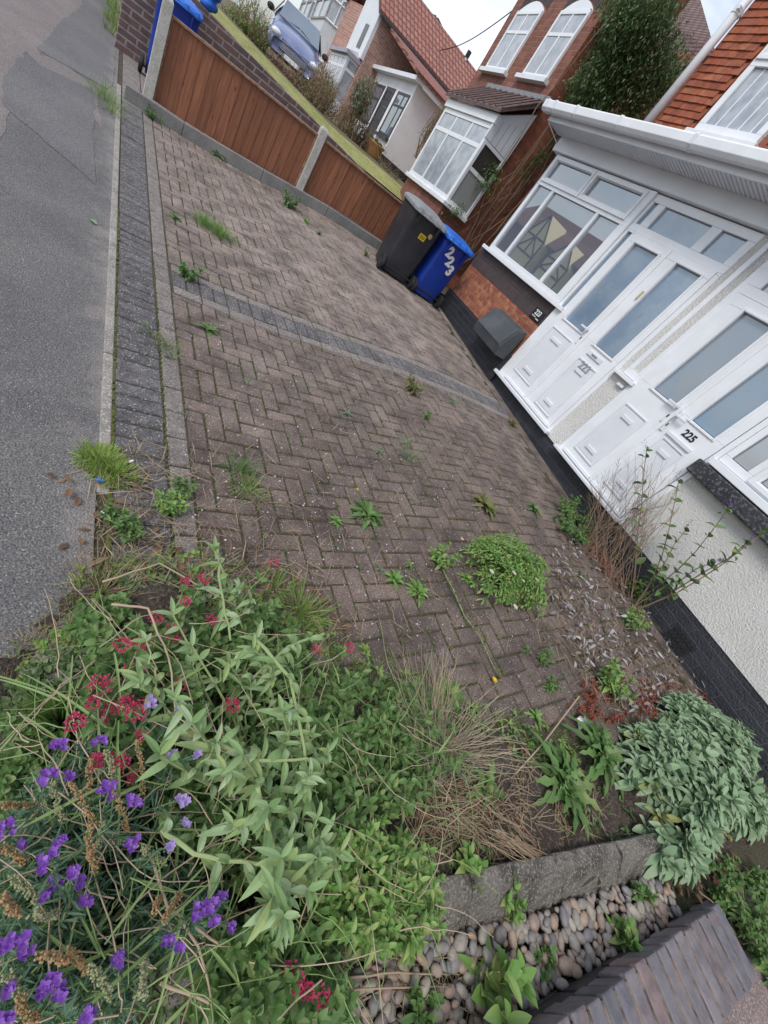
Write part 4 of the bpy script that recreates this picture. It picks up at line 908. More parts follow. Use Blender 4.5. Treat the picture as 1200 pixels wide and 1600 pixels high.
def bay(y0, y1, m, zr, o2):
    zs = [(-.5, 'w'), ]
    o1 = oC
    q = lambda z: [F(y0, z, o1), F(y0 + .35, z, o2), F(y1 - .35, z, o2), F(y1, z, o1)]
    mb = MB(); mb.prism(q(-1), q(zr[0])); mb.prism(q(zr[1]), q(zr[2])); mb.prism(q(zr[3]), q(zr[3] + .1)); f = mb.build('bay', M[m], RCo)
    for a_, b_ in ((zr[0], zr[1]), (zr[2], zr[3])):
        mb = MB(); mb.prism([p * 1 for p in q(a_ + .001)], q(b_ - .001)); g_ = sub('bay_glass', mb, M['net'], f, RCo)
        Q0, Q1 = q(a_), q(b_); mb = MB()
        out = Vector((-.03, 0, 0))
        for i in range(3):
            for t_ in (0, .5, 1):
                u0 = Q0[i].lerp(Q0[i + 1], t_); u1 = Q1[i].lerp(Q1[i + 1], t_); mb.tube([u0 + out, u1 + out], .045, n=4)
            for t_ in (.03, .7, .97): mb.tube([Q0[i].lerp(Q1[i], t_) + out, Q0[i + 1].lerp(Q1[i + 1], t_) + out], .045, n=4)
        sub('glazing_bars', mb, M['upvc'], f, RCo)
bay(28.2, 33.0, 'render_pale', (2.0, 3.1, 4.35, 5.4), oC + .9)
bay(33.6, 38.6, 'render_lav', (2.0, 3.1, 4.35, 5.4), oC + .9)
f = sash(RCo, 'window', yc0 + .5, yc0 + 1.2, 3.6, 4.7, oC + .05, (), (4.3,), .08)
# ---- glazed porch between house B and house C
oP = -.15
RP = empty('glazed_porch', F(21.4, 1.6, oP), 'white framed glazed porch with a pale hipped roof beyond the white extension', 'porch')
mb = MB(); mb.fbox(21.4, 24.6, 1.4, 2.0, oP - 1.6, oP - .03); mb.build('dwarf_wall', M['upvc2'], RP)
sash(RP, 'window', 21.4, 24.6, 2.0, 3.35, oP, (22.2, 23.0, 23.8), (3.0,), .10, 'net')
xa_, xb_ = F(21.4, 0, oP).x, F(21.4, 0, oP).x + 1.5
sideface(RP, 'window', xa_ + .01, xb_, 21.39, 2.0 - .92, 3.35 - .92, .09, 'net', (3.0 - .92,))
mb = MB(); mb.fbox(21.3, 24.7, 3.352, 3.47, oP - 1.6, oP + .12); mb.prism([F(21.3, 3.471, oP + .12), F(24.7, 3.471, oP + .12), F(24.0, 3.85, oP - .9), F(22.0, 3.85, oP - .9)], [F(21.3, 3.471, oP - 1.6), F(24.7, 3.471, oP - 1.6), F(24.0, 3.85, oP - 1.6), F(22.0, 3.85, oP - 1.6)]); mb.build('roof', M['render_lav'], RP)
# ---- cable in the sky
mb = MB(); p0 = ony(690, 78, 22); p1 = ony(812, 8, 16); mb.tube([p0.lerp(p1, k / 16) - Vector((0, 0, .25 * math.sin(math.pi * k / 16))) for k in range(-8, 25)], .014, n=5)
o = mb.build('overhead_cable', M['rubber']); tag(o, 'thin dark overhead cable crossing the white sky', 'cable'); centre_origin(o)
# ---- half timbered house across the street, seen mirrored in the porch glass
RT = empty('timbered_house', (-21, 47, 0), 'cream half timbered house with red roof mirrored in the porch windows', 'house')
mb = MB(); mb.box(-28, -21.4, 38, 62, -.1, 4.0); mb.build('wall', M['brickA'], RT)
mb = MB(); mb.hull8([(-20.8, 37.6, 3.9), (-20.8, 62.4, 3.9), (-24.6, 62.4, 7.4), (-24.6, 37.6, 7.4)], [(-20.8, 37.6, 4.1), (-20.8, 62.4, 4.1), (-24.6, 62.4, 7.6), (-24.6, 37.6, 7.6)]); mb.hull8([(-24.6, 37.6, 7.4), (-24.6, 62.4, 7.4), (-29, 62.4, 3.9), (-29, 37.6, 3.9)], [(-24.6, 37.6, 7.6), (-24.6, 62.4, 7.6), (-29, 62.4, 4.1), (-29, 37.6, 4.1)]); mb.build('roof', M['pantile'], RT)
for gy, hg in ((51, 1), (44, .85)):
    mb = MB(); q = lambda x: [(x, gy - 2.4, .0), (x, gy + 2.4, 0), (x, gy + 2.4, 4 * hg), (x, gy, 6.4 * hg), (x, gy - 2.4, 4 * hg)]
    mb.prism(q(-20.4), q(-23)); gb = mb.build('gable', M['cream'], RT)
    mb = MB(); e_, p_ = 4 * hg, 6.4 * hg
    for (a, b) in (((gy - 2.4, 2.2), (gy + 2.4, 2.2)), ((gy - 2.4, e_), (gy + 2.4, e_)), ((gy, 2.2), (gy, p_)), ((gy - 2.4, e_), (gy, p_)), ((gy + 2.4, e_), (gy, p_)), ((gy - 2.4, 2.2), (gy, e_)), ((gy + 2.4, 2.2), (gy, e_)), ((gy - 2.35, 0), (gy - 2.35, e_)), ((gy + 2.35, 0), (gy + 2.35, e_))):
        mb.tube([(-20.36, a[0], a[1]), (-20.36, b[0], b[1])], .10, n=4)
    sub('timbers', mb, M['timber'], gb, RT)
# ================================================================== GARDEN WALL AND CAR
mb = MB(); zt = lambda x: 1.18 - .10 * x
for (x0, x1) in ((.13, 5.2),):
    mb.hull8([(x0, 9.70, -.05), (x1, 9.70, -.05), (x1, 9.93, -.05), (x0, 9.93, -.05)], [(x0, 9.70, zt(x0)), (x1, 9.70, zt(x1)), (x1, 9.93, zt(x1)), (x0, 9.93, zt(x0))])
mb.hull8([(.13, 9.93, -.05), (.36, 9.93, -.05), (.46, 16, -.05), (.23, 16, -.05)], [(.13, 9.93, 1.05), (.36, 9.93, 1.05), (.46, 16, 1.05), (.23, 16, 1.05)])
o = mb.build('garden_wall', M['gardenwall'], bevel=.008); tag(o, 'plum coloured brick retaining wall with a strip of mossy lawn behind', 'wall'); centre_origin(o)
def car(px, py, pz, ang):
    root = empty('parked_car', (px, py, pz), 'blue grey people carrier parked nose on beyond the bare hedge', 'car')
    ca, sa = math.cos(ang), math.sin(ang)
    T = lambda x, y, z: Vector((px + x * ca - y * sa, py + x * sa + y * ca, pz + z))
    # stations front -> back: y, half width, bottom z, waist z, top z, top half width
    st = [(-.02, .70, .30, .55, .62, .62), (.12, .82, .22, .66, .74, .72), (.45, .87, .20, .82, .90, .74), (1.0, .88, .20, .93, 1.02, .70), (1.25, .88, .20, .95, 1.10, .66), (2.0, .88, .20, .97, 1.52, .58), (2.9, .88, .20, .98, 1.60, .57), (3.7, .87, .20, .98, 1.54, .56), (4.1, .84, .28, .95, 1.15, .62)]
    mb = MB(); n = 9
    for (y, hw, zb, zw, ztp, tw) in st:
        for (x, z) in ((-hw * .9, zb), (-hw, zb + .12), (-hw * 1.0, zw), (-tw, ztp - .03), (0, ztp + .02), (tw, ztp - .03), (hw, zw), (hw, zb + .12), (hw * .9, zb)): mb.v.append(tuple(T(x, y, z)))
    for k in range(len(st) - 1):
        for j in range(n): mb.f.append((k * n + j, k * n + (j + 1) % n, (k + 1) * n + (j + 1) % n, (k + 1) * n + j)); mb.m.append(0)
    mb.f.append(tuple(range(n))); mb.f.append(tuple(range((len(st) - 1) * n, len(st) * n))[::-1]); mb.m += [0, 0]
    b = mb.build('body', M['carpaint'], root, smooth=True)
    sb = b.modifiers.new('sub', 'SUBSURF'); sb.levels = 2; sb.render_levels = 2
    def q4(name, pts, m, off, par=None):
        mb = MB(); a = [T(*p) for p in pts]; nrm = (a[1] - a[0]).cross(a[2] - a[0]).normalized(); mb.prism([p + nrm * off for p in a], [p - nrm * .02 for p in a]); return mb.build(name, M[m], root, bevel=.004)
    q4('windscreen', [(-.70, 1.10, 1.06), (.70, 1.10, 1.06), (.60, 1.93, 1.50), (-.60, 1.93, 1.50)], 'glass', .03)
    for s_ in (-1, 1):
        q4('side_window', [(s_ * .87, 1.5, 1.02), (s_ * .87, 3.6, 1.04), (s_ * .66, 3.4, 1.46), (s_ * .66, 2.0, 1.46)][::s_], 'darkglass', .012)
        mb = MB(); mb.blob(T(s_ * .66, .10, .68), .17, .12, .10, 10, 7, rot=ang); mb.build('headlight', M['lamp_lens'], root, smooth=True)
        mb = MB(); mb.blob(T(s_ * .98, 1.35, 1.08), .12, .06, .09, 10, 7, rot=ang); mb.build('wing_mirror', M['rubber'], root, smooth=True)
        for yy in (.75, 3.3):
            mb = MB(); mb.tube([T(s_ * .72, yy, .31), T(s_ * .90, yy, .31)], .31, n=24); w_ = mb.build('wheel', M['rubber'], root, bevel=.02)
            mb = MB(); mb.tube([T(s_ * .89, yy, .31), T(s_ * .915, yy, .31)], .19, n=20); sub('rim', mb, M['chrome'], w_, root)
    mb = MB()
    for k in range(5): mb.tube([T(-.42, -.045 + .01 * k, .44 + k * .045), T(.42, -.045 + .01 * k, .44 + k * .045)], .013, n=5)
    mb.build('grille', M['chrome'], root)
    mb = MB(); a = [T(-.45, -.03, .40), T(.45, -.03, .40), T(.45, .02, .66), T(-.45, .02, .66)]; mb.prism(a, [p + Vector((0, .04, 0)) for p in a]); mb.build('grille_recess', M['rubber'], root)
    mb = MB(); a = [T(-.26, -.075, .30), T(.26, -.075, .30), T(.26, -.065, .41), T(-.26, -.065, .41)]; mb.prism(a, [p + Vector((0, .02, 0)) for p in a]); mb.build('number_plate', M['upvc2'], root)
    for s_ in (-1, 1):
        mb = MB(); mb.tube([T(s_ * .55, 1.08, 1.07), T(s_ * .02, 1.22, 1.17)], .008, n=4); mb.build('wiper', M['rubber'], root)
    return root
car(4.62, 19.3, .78, math.radians(-10))
# ================================================================== PLANTS
G = {}
def leafmat(k, cols, rough=.5, tr=.25, spec=.35): G[k] = island('leaf_' + k, cols, rough, transl=tr, spec=spec)
leafmat('grass', [(.14, .25, .05), (.22, .34, .08), (.17, .29, .06), (.31, .38, .13)])
leafmat('bright', [(.11, .23, .05), (.18, .32, .08), (.13, .27, .06), (.25, .38, .12), (.30, .36, .12), (.09, .18, .045)])
leafmat('mid', [(.075, .15, .04), (.13, .235, .07), (.095, .19, .055), (.18, .29, .10), (.06, .115, .035), (.24, .31, .11)])
leafmat('lime', [(.24, .36, .07), (.32, .44, .11), (.20, .31, .06), (.38, .46, .16)])
leafmat('pale', [(.20, .31, .12), (.28, .40, .18), (.16, .27, .10), (.36, .47, .27), (.24, .35, .15), (.33, .40, .15)])
leafmat('sage', [(.23, .34, .19), (.29, .40, .24), (.18, .27, .15), (.34, .44, .29), (.25, .36, .20)], .75)
leafmat('blue', [(.07, .15, .09), (.10, .19, .12), (.13, .21, .13), (.06, .13, .07)])
leafmat('dark', [(.05, .10, .03), (.09, .15, .05), (.065, .125, .04), (.15, .22, .09), (.22, .25, .15), (.11, .18, .065)])
leafmat('greyg', [(.16, .22, .14), (.20, .26, .17), (.13, .19, .11)])
leafmat('straw', [(.34, .26, .17), (.42, .33, .22), (.27, .19, .12), (.22, .15, .10), (.36, .30, .22)], .8, .15)
leafmat('brown', [(.13, .07, .04), (.20, .11, .06), (.10, .055, .04), (.26, .16, .09)], .8, .1)
leafmat('silver', [(.26, .24, .24), (.36, .34, .34), (.17, .15, .15), (.44, .42, .42), (.14, .12, .11)], .85, .05)
leafmat('red', [(.30, .05, .04), (.22, .06, .045), (.26, .10, .05), (.16, .05, .035)], .7, .15)
leafmat('yellow', [(.36, .36, .12), (.42, .40, .16), (.27, .31, .12), (.30, .33, .16)], .7, .25)
leafmat('olive', [(.13, .16, .05), (.18, .20, .07), (.22, .20, .08), (.10, .12, .04)], .7)
leafmat('seed', [(.36, .22, .10), (.44, .29, .15), (.29, .17, .08), (.40, .30, .17)], .85, .1)
leafmat('seedg', [(.28, .30, .17), (.34, .34, .20), (.24, .26, .13)], .8, .1)
leafmat('purple', [(.22, .07, .44), (.30, .12, .54), (.17, .05, .36), (.38, .20, .60)], .6, .35)
leafmat('lilac', [(.36, .26, .56), (.44, .34, .62)], .6, .3)
leafmat('crimson', [(.46, .03, .10), (.60, .07, .17), (.36, .02, .07), (.68, .14, .25)], .6, .35)
leafmat('white', [(.75, .72, .70), (.70, .62, .62)], .6, .3)
leafmat('gold', [(.80, .55, .02), (.75, .48, .02)], .6, .3)
leafmat('stemg', [(.17, .25, .08), (.22, .31, .12)], .6, .05)
leafmat('stemp', [(.33, .40, .19), (.28, .35, .15)], .6, .05)
leafmat('twig', [(.20, .13, .085), (.27, .19, .13), (.14, .09, .06)], .85, 0)
leafmat('twigp', [(.42, .33, .24), (.36, .27, .19)], .85, 0)
def rvec(rg, s): return Vector((rg.uniform(-s, s), rg.uniform(-s, s), rg.uniform(-s, s)))
def blade_tuft(mb, c, n, h, rg, spread=.03, lean=.5, w=.005, mi=0):
    for _ in range(n):
        a = rg.uniform(0, 6.283); l = rg.random() * lean; d = Vector((math.cos(a) * l, math.sin(a) * l, 1)); r = rg.random() * spread
        mb.leaf(c + Vector((math.cos(a) * r, math.sin(a) * r, 0)), d, h * rg.uniform(.5, 1.15), w * rg.uniform(.7, 1.3), rg.uniform(.15, .7) * (.4 + l), 'grass', 4, .3, 0, mi)
def rosette(mb, c, n, L, Wd, rg, elev=(.15, .8), prof='lance', lobes=0, mi=0, seg=5, droop=.35):
    for k in range(n):
        a = k * 2.4 + rg.uniform(-.3, .3); e = elev[0] + (elev[1] - elev[0]) * (k / max(1, n - 1)) + rg.uniform(-.08, .08)
        s = 1 - .45 * k / n; d = Vector((math.cos(a) * math.cos(e), math.sin(a) * math.cos(e), math.sin(e)))
        mb.leaf(c + Vector((0, 0, .004 + .004 * k / n)), d, L * s * rg.uniform(.8, 1.15), Wd * rg.uniform(.8, 1.15), droop * rg.uniform(.6, 1.3), prof, seg if not lobes else max(seg, 8), .25, lobes, mi)
def curve(a, b, rg, sag=.1, n=7, wob=.01):
    a = Vector(a); b = Vector(b); L = (b - a).length; o = rvec(rg, 1); o.z = 0; o = o * (L * sag)
    return [a.lerp(b, k / (n - 1)) + o * math.sin(math.pi * k / (n - 1)) * .6 + (rvec(rg, wob) if 0 < k < n - 1 else Vector()) for k in range(n)]
def at_(pts, t):
    x = t * (len(pts) - 1); i = min(int(x), len(pts) - 2); return pts[i].lerp(pts[i + 1], x - i), (pts[i + 1] - pts[i]).normalized()
def shoot(st, lf, base, tip, rg, nl=14, L=.05, Wd=.015, prof='lance', t0=.35, r=.0025, up=.6, droop=.3, mi=0, opp=True, endL=.6, seg=4, whorl=3):
    """a stem from base to tip with leaves in its upper part and a whorl at the tip"""
    pts = curve(base, tip, rg); 
    if st is not None: st.tube(pts, r, r * .5, 5, cap=False)
    n = nl if not opp else nl // 2; ph = rg.uniform(0, 6.28)
    for k in range(n):
        t = t0 + (1 - t0) * (k + .5) / n; p, d = at_(pts, t); ph += 1.57 if opp else 2.4
        sx = d.cross(Vector((.3, .2, 1))); sx = sx.normalized() if sx.length > .05 else Vector((1, 0, 0)); sy = d.cross(sx)
        for q in ((0, math.pi) if opp else (0,)):
            o = sx * math.cos(ph + q) + sy * math.sin(ph + q); dd = (o + d * up + rvec(rg, .45)).normalized()
            lf.leaf(p, dd, L * (1 - (1 - endL) * t) * rg.uniform(.45, 1.35), Wd * rg.uniform(.8, 1.2), droop * rg.uniform(.4, 1.5), prof, seg, .3, 0, mi)
    p, d = at_(pts, 1)
    for k in range(whorl):
        a = k * 6.283 / max(1, whorl) + ph; o = Vector((math.cos(a), math.sin(a), .3)); lf.leaf(p, (o + d * 1.0 + rvec(rg, .6)), L * endL * rg.uniform(.7, 1.1), Wd * .85, droop * .5, prof, seg, .3, 0, mi)
    return pts
def floret_head(mb, c, r, rg, n=30, fs=.006, flat=.6, mi=0, lo=.75):
    for _ in range(n):
        v = rvec(rg, 1)
        while v.length > 1 or v.length < .1: v = rvec(rg, 1)
        v = v.normalized() * (r * rg.uniform(lo * .6, 1)); v.z = abs(v.z) * flat if flat < 1 else v.z; p = c + v
        for k in range(3):
            a = rg.uniform(0, 6.28); mb.leaf(p, v.normalized() + Vector((math.cos(a), math.sin(a), rg.uniform(-.3, .5))), fs * rg.uniform(.7, 1.2), fs * .8, 0, 'round', 2, .3, 0, mi)
def inpoly(x, y, P):
    c = False
    for (a, b), (d, e) in zip(P, P[1:] + P[:1]):
        if (b > y) != (e > y) and x < (d - a) * (y - b) / (e - b) + a: c = not c
    return c
def sample(P, rg):
    xs = [p[0] for p in P]; ys = [p[1] for p in P]
    while True:
        u, w = rg.uniform(min(xs), max(xs)), rg.uniform(min(ys), max(ys))
        if inpoly(u, w, P): return u, w
def plant(name, label, cat, parts, base, group=None, smooth=False):
    """parts: list of (part_name, MB, material)"""
    root = empty(name, base, label, cat, group)
    for (nm, mb, m) in parts:
        if mb.v: mb.build(nm, m, root, smooth=smooth)
    return root
def canopy(name, label, cat, poly, n, zr, rg, base=None, bspread=.1, leafk='mid', stemk='stemg', group=None, heads=None, pull=.35, **kw):
    """n shoots whose tips fill the measured patch at heights zr; feet pulled towards the plant's own root area"""
    st, lf = MB(), MB(); tips = [onz(*sample(poly, rg), rg.uniform(*zr)) for _ in range(n)]
    c = sum(tips, Vector()) / n if base is None else Vector(base)
    for tp in tips:
        b = Vector((tp.x, tp.y, 0)).lerp(Vector((c.x, c.y, 0)), pull) + Vector((rg.uniform(-bspread, bspread), rg.uniform(-bspread, bspread), 0)); b.z = gz(b.x) - .01
        shoot(st, lf, b, tp, rg, **kw)
    return plant(name, label, cat, [('stem', st, G[stemk]), ('foliage', lf, G[leafk])], Vector((c.x, c.y, gz(c.x))), group)
# ---------------------------------------------------------------- undergrowth and litter (uncountable)
rg = random.Random(21)
BED = [(0, 1090), (110, 1000), (150, 900), (300, 880), (470, 980), (620, 1050), (800, 1130), (940, 1200), (1000, 1290), (1010, 1310), (700, 1390), (430, 1470), (250, 1600), (0, 1600)]
mb = MB()
for _ in range(1500):
    u, w = sample(BED, rg); p = gr(u, w); p.z += .01; k = rg.random()
    if k < .45: blade_tuft(mb, p, 5, .07, rg, .02, 1.0, .004)
    else: rosette(mb, p, 5, .045, .016, rg, (.2, .9), 'round' if k < .7 else 'lance', seg=3)
tag(mb.build('ground_cover', G['dark']), 'low mixed weeds carpeting the planting bed', 'ground cover', kind='stuff')
def litter(name, label, polys, n, Lr, Wr, matk, rg, lift=.012, curl=.3, on=None):
    mb = MB()
    for poly, m_ in polys:
        for _ in range(int(n * m_)):
            u, w = sample(poly, rg); p = gr(u, w); p.z += .003 + rg.random() * lift; a = rg.uniform(0, 6.28)
            mb.leaf(p, (math.cos(a), math.sin(a), rg.uniform(-.05, .25)), rg.uniform(*Lr), rg.uniform(*Wr), rg.uniform(-.1, curl), 'lance', 4, rg.uniform(-.4, .6), 0, 0, (rg.uniform(-.4, .4), rg.uniform(-.4, .4), 1))
    return tag(mb.build(name, G[matk]), label, 'litter', kind='stuff')
STRAWP = [([(560, 1180), (820, 1180), (960, 1260), (900, 1320), (620, 1400), (560, 1300)], .36), ([(860, 800), (960, 860), (1180, 1110), (940, 1120), (850, 1000)], .30), ([(130, 700), (420, 700), (560, 1000), (160, 900)], .14), ([(420, 600), (800, 700), (900, 1000), (500, 1000)], .10), ([(500, 1480), (760, 1500), (780, 1600), (500, 1600)], .10)]
litter('straw_litter', 'dry straw and stalks scattered over the paving and bed', STRAWP, 3400, (.04, .16), (.002, .0045), 'straw', rg, .03)
litter('silvery_dead_leaves', 'curled silvery dead leaves along the foot of the house', [([(880, 820), (960, 880), (1130, 1080), (1190, 1120), (1000, 1130), (900, 1040), (850, 940), (860, 860)], 1)], 620, (.03, .07), (.010, .024), 'silver', rg, .07, .8)
litter('dark_dead_leaves', 'blackened and brown dead leaves and stalks along the foot of the house', [([(880, 820), (960, 880), (1130, 1080), (1190, 1120), (1000, 1130), (900, 1040), (850, 940), (860, 860)], 1)], 520, (.03, .09), (.004, .014), 'twig', rg, .05, .5)
litter('brown_leaf_litter', 'brown dead leaves lying in the bed and on the edging', [([(560, 1150), (800, 1150), (920, 1300), (600, 1380)], .45), ([(60, 740), (250, 740), (330, 900), (100, 900)], .05), ([(250, 860), (480, 900), (560, 1000), (300, 960)], .2), ([(1000, 1330), (1140, 1330), (1180, 1450), (1060, 1400)], .2)], 420, (.02, .055), (.012, .026), 'brown', rg, .02)
mb = MB()
for _ in range(260):   # tiny pale chips and petals
    u, w = sample([(300, 500), (700, 560), (860, 820), (860, 1000), (520, 1000), (260, 800)], rg); p = gr(u, w); r = rg.uniform(.002, .006); mb.blob(p + Vector((0, 0, r * .5)), r, r, r * .7, 5, 4)
tag(mb.build('pale_grit', G['white']), 'tiny pale stones and petals scattered on the paving', 'grit', kind='stuff')
mb = MB()
for _ in range(420):
    u, w = sample([(130, 880), (330, 860), (480, 960), (620, 1040), (820, 1120), (960, 1180), (900, 1240), (600, 1110), (420, 1020), (250, 960), (100, 1010), (0, 1120), (0, 1060), (90, 960)], rg); p = gr(u, w); k = rg.random()
    if k < .6: blade_tuft(mb, p, rg.randint(5, 14), rg.uniform(.03, .10), rg, .03, 1.3, .003)
    else: rosette(mb, p, 6, rg.uniform(.02, .045), .012, rg, (.1, .8), 'lance', seg=3)
tag(mb.build('margin_weeds', G['grass']), 'ragged weeds and grass creeping over the edge of the paving', 'weeds', kind='stuff')
mb = MB()
for _ in range(300):
    u, w = sample([(0, 1030), (110, 930), (160, 700), (215, 700), (260, 900), (420, 960), (560, 1040), (300, 1000), (120, 1010), (0, 1110)], rg); p = gr(u, w)
    blade_tuft(mb, p, rg.randint(3, 9), rg.uniform(.03, .09), rg, .03, 1.8, .0025)
tag(mb.build('margin_dry_grass', G['straw']), 'bleached dry grass along the tarmac edge and the bed margin', 'dry grass', kind='stuff')
mb = MB()
for _ in range(700):
    r_ = rg.choice(HB)
    if r_[2] > 6.5: continue
    p = Vector((r_[0], rg.uniform(r_[2], r_[3]), gz(r_[0]) - .002)); rosette(mb, p, rg.randint(4, 9), rg.uniform(.008, .026), rg.uniform(.003, .007), rg, (.1, .9), 'lance', seg=3)
tag(mb.build('joint_seedlings', G['mid']), 'tiny green seedlings sprouting in the paving joints', 'seedlings', kind='stuff')
# moss in the joints
mb = MB()
def mossy(x, y, r): mb.blob((x, y, gz(x) - .004), r, r * rg.uniform(.7, 1.2), .006 + r * .15, 6, 4, 0, rg.uniform(0, 3), .4)
for _ in range(520):
    y = 1.0 + 3.0 * rg.random() ** 1.5; mossy(.233 + rg.uniform(-.004, .006), y, rg.uniform(.005, .013))
for _ in range(260): mossy(.4475 + rg.uniform(-.004, .004), rg.uniform(1.0, 3.4), rg.uniform(.003, .008))
for r_ in HB:
    yy = r_[2]; dens = 1.0 if yy < 1.5 else (.8 if yy < 2.6 else (.4 if yy < 4.4 else .25))
    if rg.random() > dens: continue
    for _ in range(rg.randint(3, 9)):
        if rg.random() < .5: mossy(r_[0], rg.uniform(r_[2], r_[3]), rg.uniform(.002, .0065))
        else: mossy(rg.uniform(r_[0], r_[1]), r_[2], rg.uniform(.002, .0065))
tag(mb.build('joint_moss', M['moss']), 'moss growing in the joints of the block paving', 'moss', kind='stuff')
mb = MB()   # wispy dry grass growing out of the joints
for _ in range(1900):
    r_ = rg.choice(HB)
    if r_[2] > 3.1 or r_[0] > 3.2: continue
    blade_tuft(mb, Vector((r_[0], rg.uniform(r_[2], r_[3]), gz(r_[0]))), rg.randint(2, 6), rg.uniform(.02, .075), rg, .012, 1.6, .0022)
tag(mb.build('dry_joint_grass', G['straw']), 'wispy dried grass standing in the paving joints', 'dry grass', kind='stuff')
# ---------------------------------------------------------------- individual weeds on the drive
def weed(kind, u, w, size, label, k1='mid', n=None, grp='weeds growing through the block paving', flower=None):
    size *= 1.28; rg = random.Random(int(u * 7 + w)); p = gr(u, w); mb = MB(); O = Vector((p.x, p.y, p.z))
    nm = {'grass': 'grass_tuft', 'rosette': 'weed_rosette', 'bushy': 'leafy_weed', 'lobed': 'dandelion_plant', 'wisp': 'wispy_weed'}[kind]
    if kind == 'grass': blade_tuft(mb, O, n or 70, size, rg, size * (.7 if size > .08 else 1.1), 1.1, .0045)
    elif kind == 'rosette': rosette(mb, O, int((n or 14) * 1.6), size, size * .22, rg, (.05, 1.0))
    elif kind == 'lobed': rosette(mb, O, n or 14, size, size * .30, rg, (.1, .9), 'lance', 8)
    elif kind == 'wisp':
        for _ in range(n or 9):
            a = rg.uniform(0, 6.28); t = O + Vector((math.cos(a), math.sin(a), rg.uniform(.3, 1))) * size * rg.uniform(.5, 1); shoot(None, mb, O, t, rg, 12, size * .22, .004, 'lance', .1, up=.9)
    else:
        for _ in range(n or 8):
            a = rg.uniform(0, 6.28); t = O + Vector((math.cos(a) * .6, math.sin(a) * .6, rg.uniform(.4, 1))) * size * rg.uniform(.6, 1); shoot(None, mb, O, t, rg, 12, size * .4, size * .13, 'lance', .15)
    parts = [('foliage', mb, G[k1])]
    if kind in ('wisp', 'bushy'):
        s_ = MB()
        for _ in range(7): a = rg.uniform(0, 6.28); s_.tube(curve(O, O + Vector((math.cos(a) * .5, math.sin(a) * .5, .6)) * size, rg, n=5, wob=.002), .0016, .001, 4, cap=False)
        parts.append(('stem', s_, G['stemg']))
    if flower:
        f = MB(); fp = onz(flower[0], flower[1], p.z + size * .8); s_ = MB(); s_.tube(curve(O, fp, rg, n=5, wob=.002), .0015, .001, 4); f_ = MB()
        for k in range(26): a = k * 2.4; e = .2 + .04 * k; f_.leaf(fp, (math.cos(a), math.sin(a), e), .012, .004, .1, 'round', 2)
        parts += [('flower_stalk', s_, G['stemg']), ('flower', f_, G['gold'])]
    return plant(nm, label, 'weed', parts, O, grp)
weed('grass', 318, 350, .11, 'bright green grass tuft near the far end of the drive, left of a pair', 'bright', 260)
weed('grass', 340, 366, .125, 'bright green grass tuft near the far end of the drive, right of a pair', 'bright', 260)
weed('grass', 366, 376, .05, 'thin green grass sprig trailing off the pair of bright tufts', 'bright', 40)
weed('lobed', 275, 342, .07, 'small flat green weed beside the bright grass tufts', 'mid')
weed('bushy', 293, 434, .10, 'bushy green weed just before the charcoal cross band', 'mid', 12)
weed('rosette', 282, 322, .02, 'tiny green seedling behind the bright grass tufts', 'mid', 6)
weed('rosette', 480, 440, .035, 'small lone green weed in the middle of the far paving', 'mid', 8)
weed('grass', 168, 158, .20, 'tall grass clump at the far end of the concrete edging', 'grass', 150)
weed('grass', 172, 175, .14, 'short grass spilling onto the tarmac by the fence end', 'grass', 80)
weed('bushy', 232, 182, .10, 'small weed against the gravel board by the first post', 'mid')
weed('grass', 250, 192, .13, 'upright grassy weed at the foot of the fence near the first post', 'mid', 60)
weed('lobed', 338, 243, .16, 'dark dandelion clump under the first fence panel', 'mid', 20, flower=(344, 252))
weed('bushy', 450, 322, .15, 'leafy weed at the foot of the second fence post', 'mid', 12)
weed('bushy', 478, 348, .06, 'little weed a step beyond the second fence post', 'bright')
weed('rosette', 498, 366, .06, 'flat little weed at the foot of the second fence panel', 'mid')
weed('bushy', 572, 400, .08, 'small green weed against the gravel board beside the charcoal bin', 'mid')
weed('grass', 415, 295, .06, 'faint grass sprig under the end of the first fence panel', 'mid', 30)
weed('bushy', 700, 495, .10, 'small weed at the foot of the black plinth beside the blue bin', 'mid')
weed('rosette', 706, 520, .05, 'tiny weed along the cement margin near the meter box', 'mid', 7)
weed('bushy', 797, 663, .08, 'brown tipped weed at the paving edge below the first door', 'olive')
weed('bushy', 640, 612, .12, 'olive brown weed in front of the cross band', 'olive', 12)
weed('wisp', 706, 630, .10, 'grey green wispy weed right of the cross band', 'greyg', 12)
weed('bushy', 664, 652, .06, 'small dark weed between the two grey green weeds', 'mid')
weed('wisp', 637, 718, .14, 'spreading grey green weed in the middle of the near paving', 'greyg', 16)
weed('rosette', 542, 648, .05, 'pale small rosette beside the dry stalks', 'greyg', 9)
weed('rosette', 592, 708, .05, 'pale grey green rosette in a paving joint', 'greyg', 9)
weed('wisp', 628, 692, .10, 'thin upright wispy weed standing alone', 'greyg', 4)
weed('lobed', 758, 792, .14, 'fern like brown and green weed above the daisy mound', 'olive', 26)
weed('lobed', 833, 796, .10, 'dark green spiky rosette near the doorstep of 225', 'mid', 22)
weed('rosette', 573, 806, .13, 'dark green rosette with a yellow flower stalk', 'mid', 22, flower=(558, 765))
weed('rosette', 525, 816, .05, 'small green rosette left of the yellow flowered one', 'bright', 10)
weed('lobed', 325, 517, .09, 'weed with a pale centre on the sandy border', 'mid', 12)
weed('wisp', 235, 524, .08, 'bluish wispy weed on the charcoal border', 'greyg', 8)
weed('wisp', 262, 545, .10, 'straggling thin weed across the sandy border', 'olive', 10)
weed('wisp', 270, 560, .07, 'grey thin weed below the straggling one', 'greyg', 8)
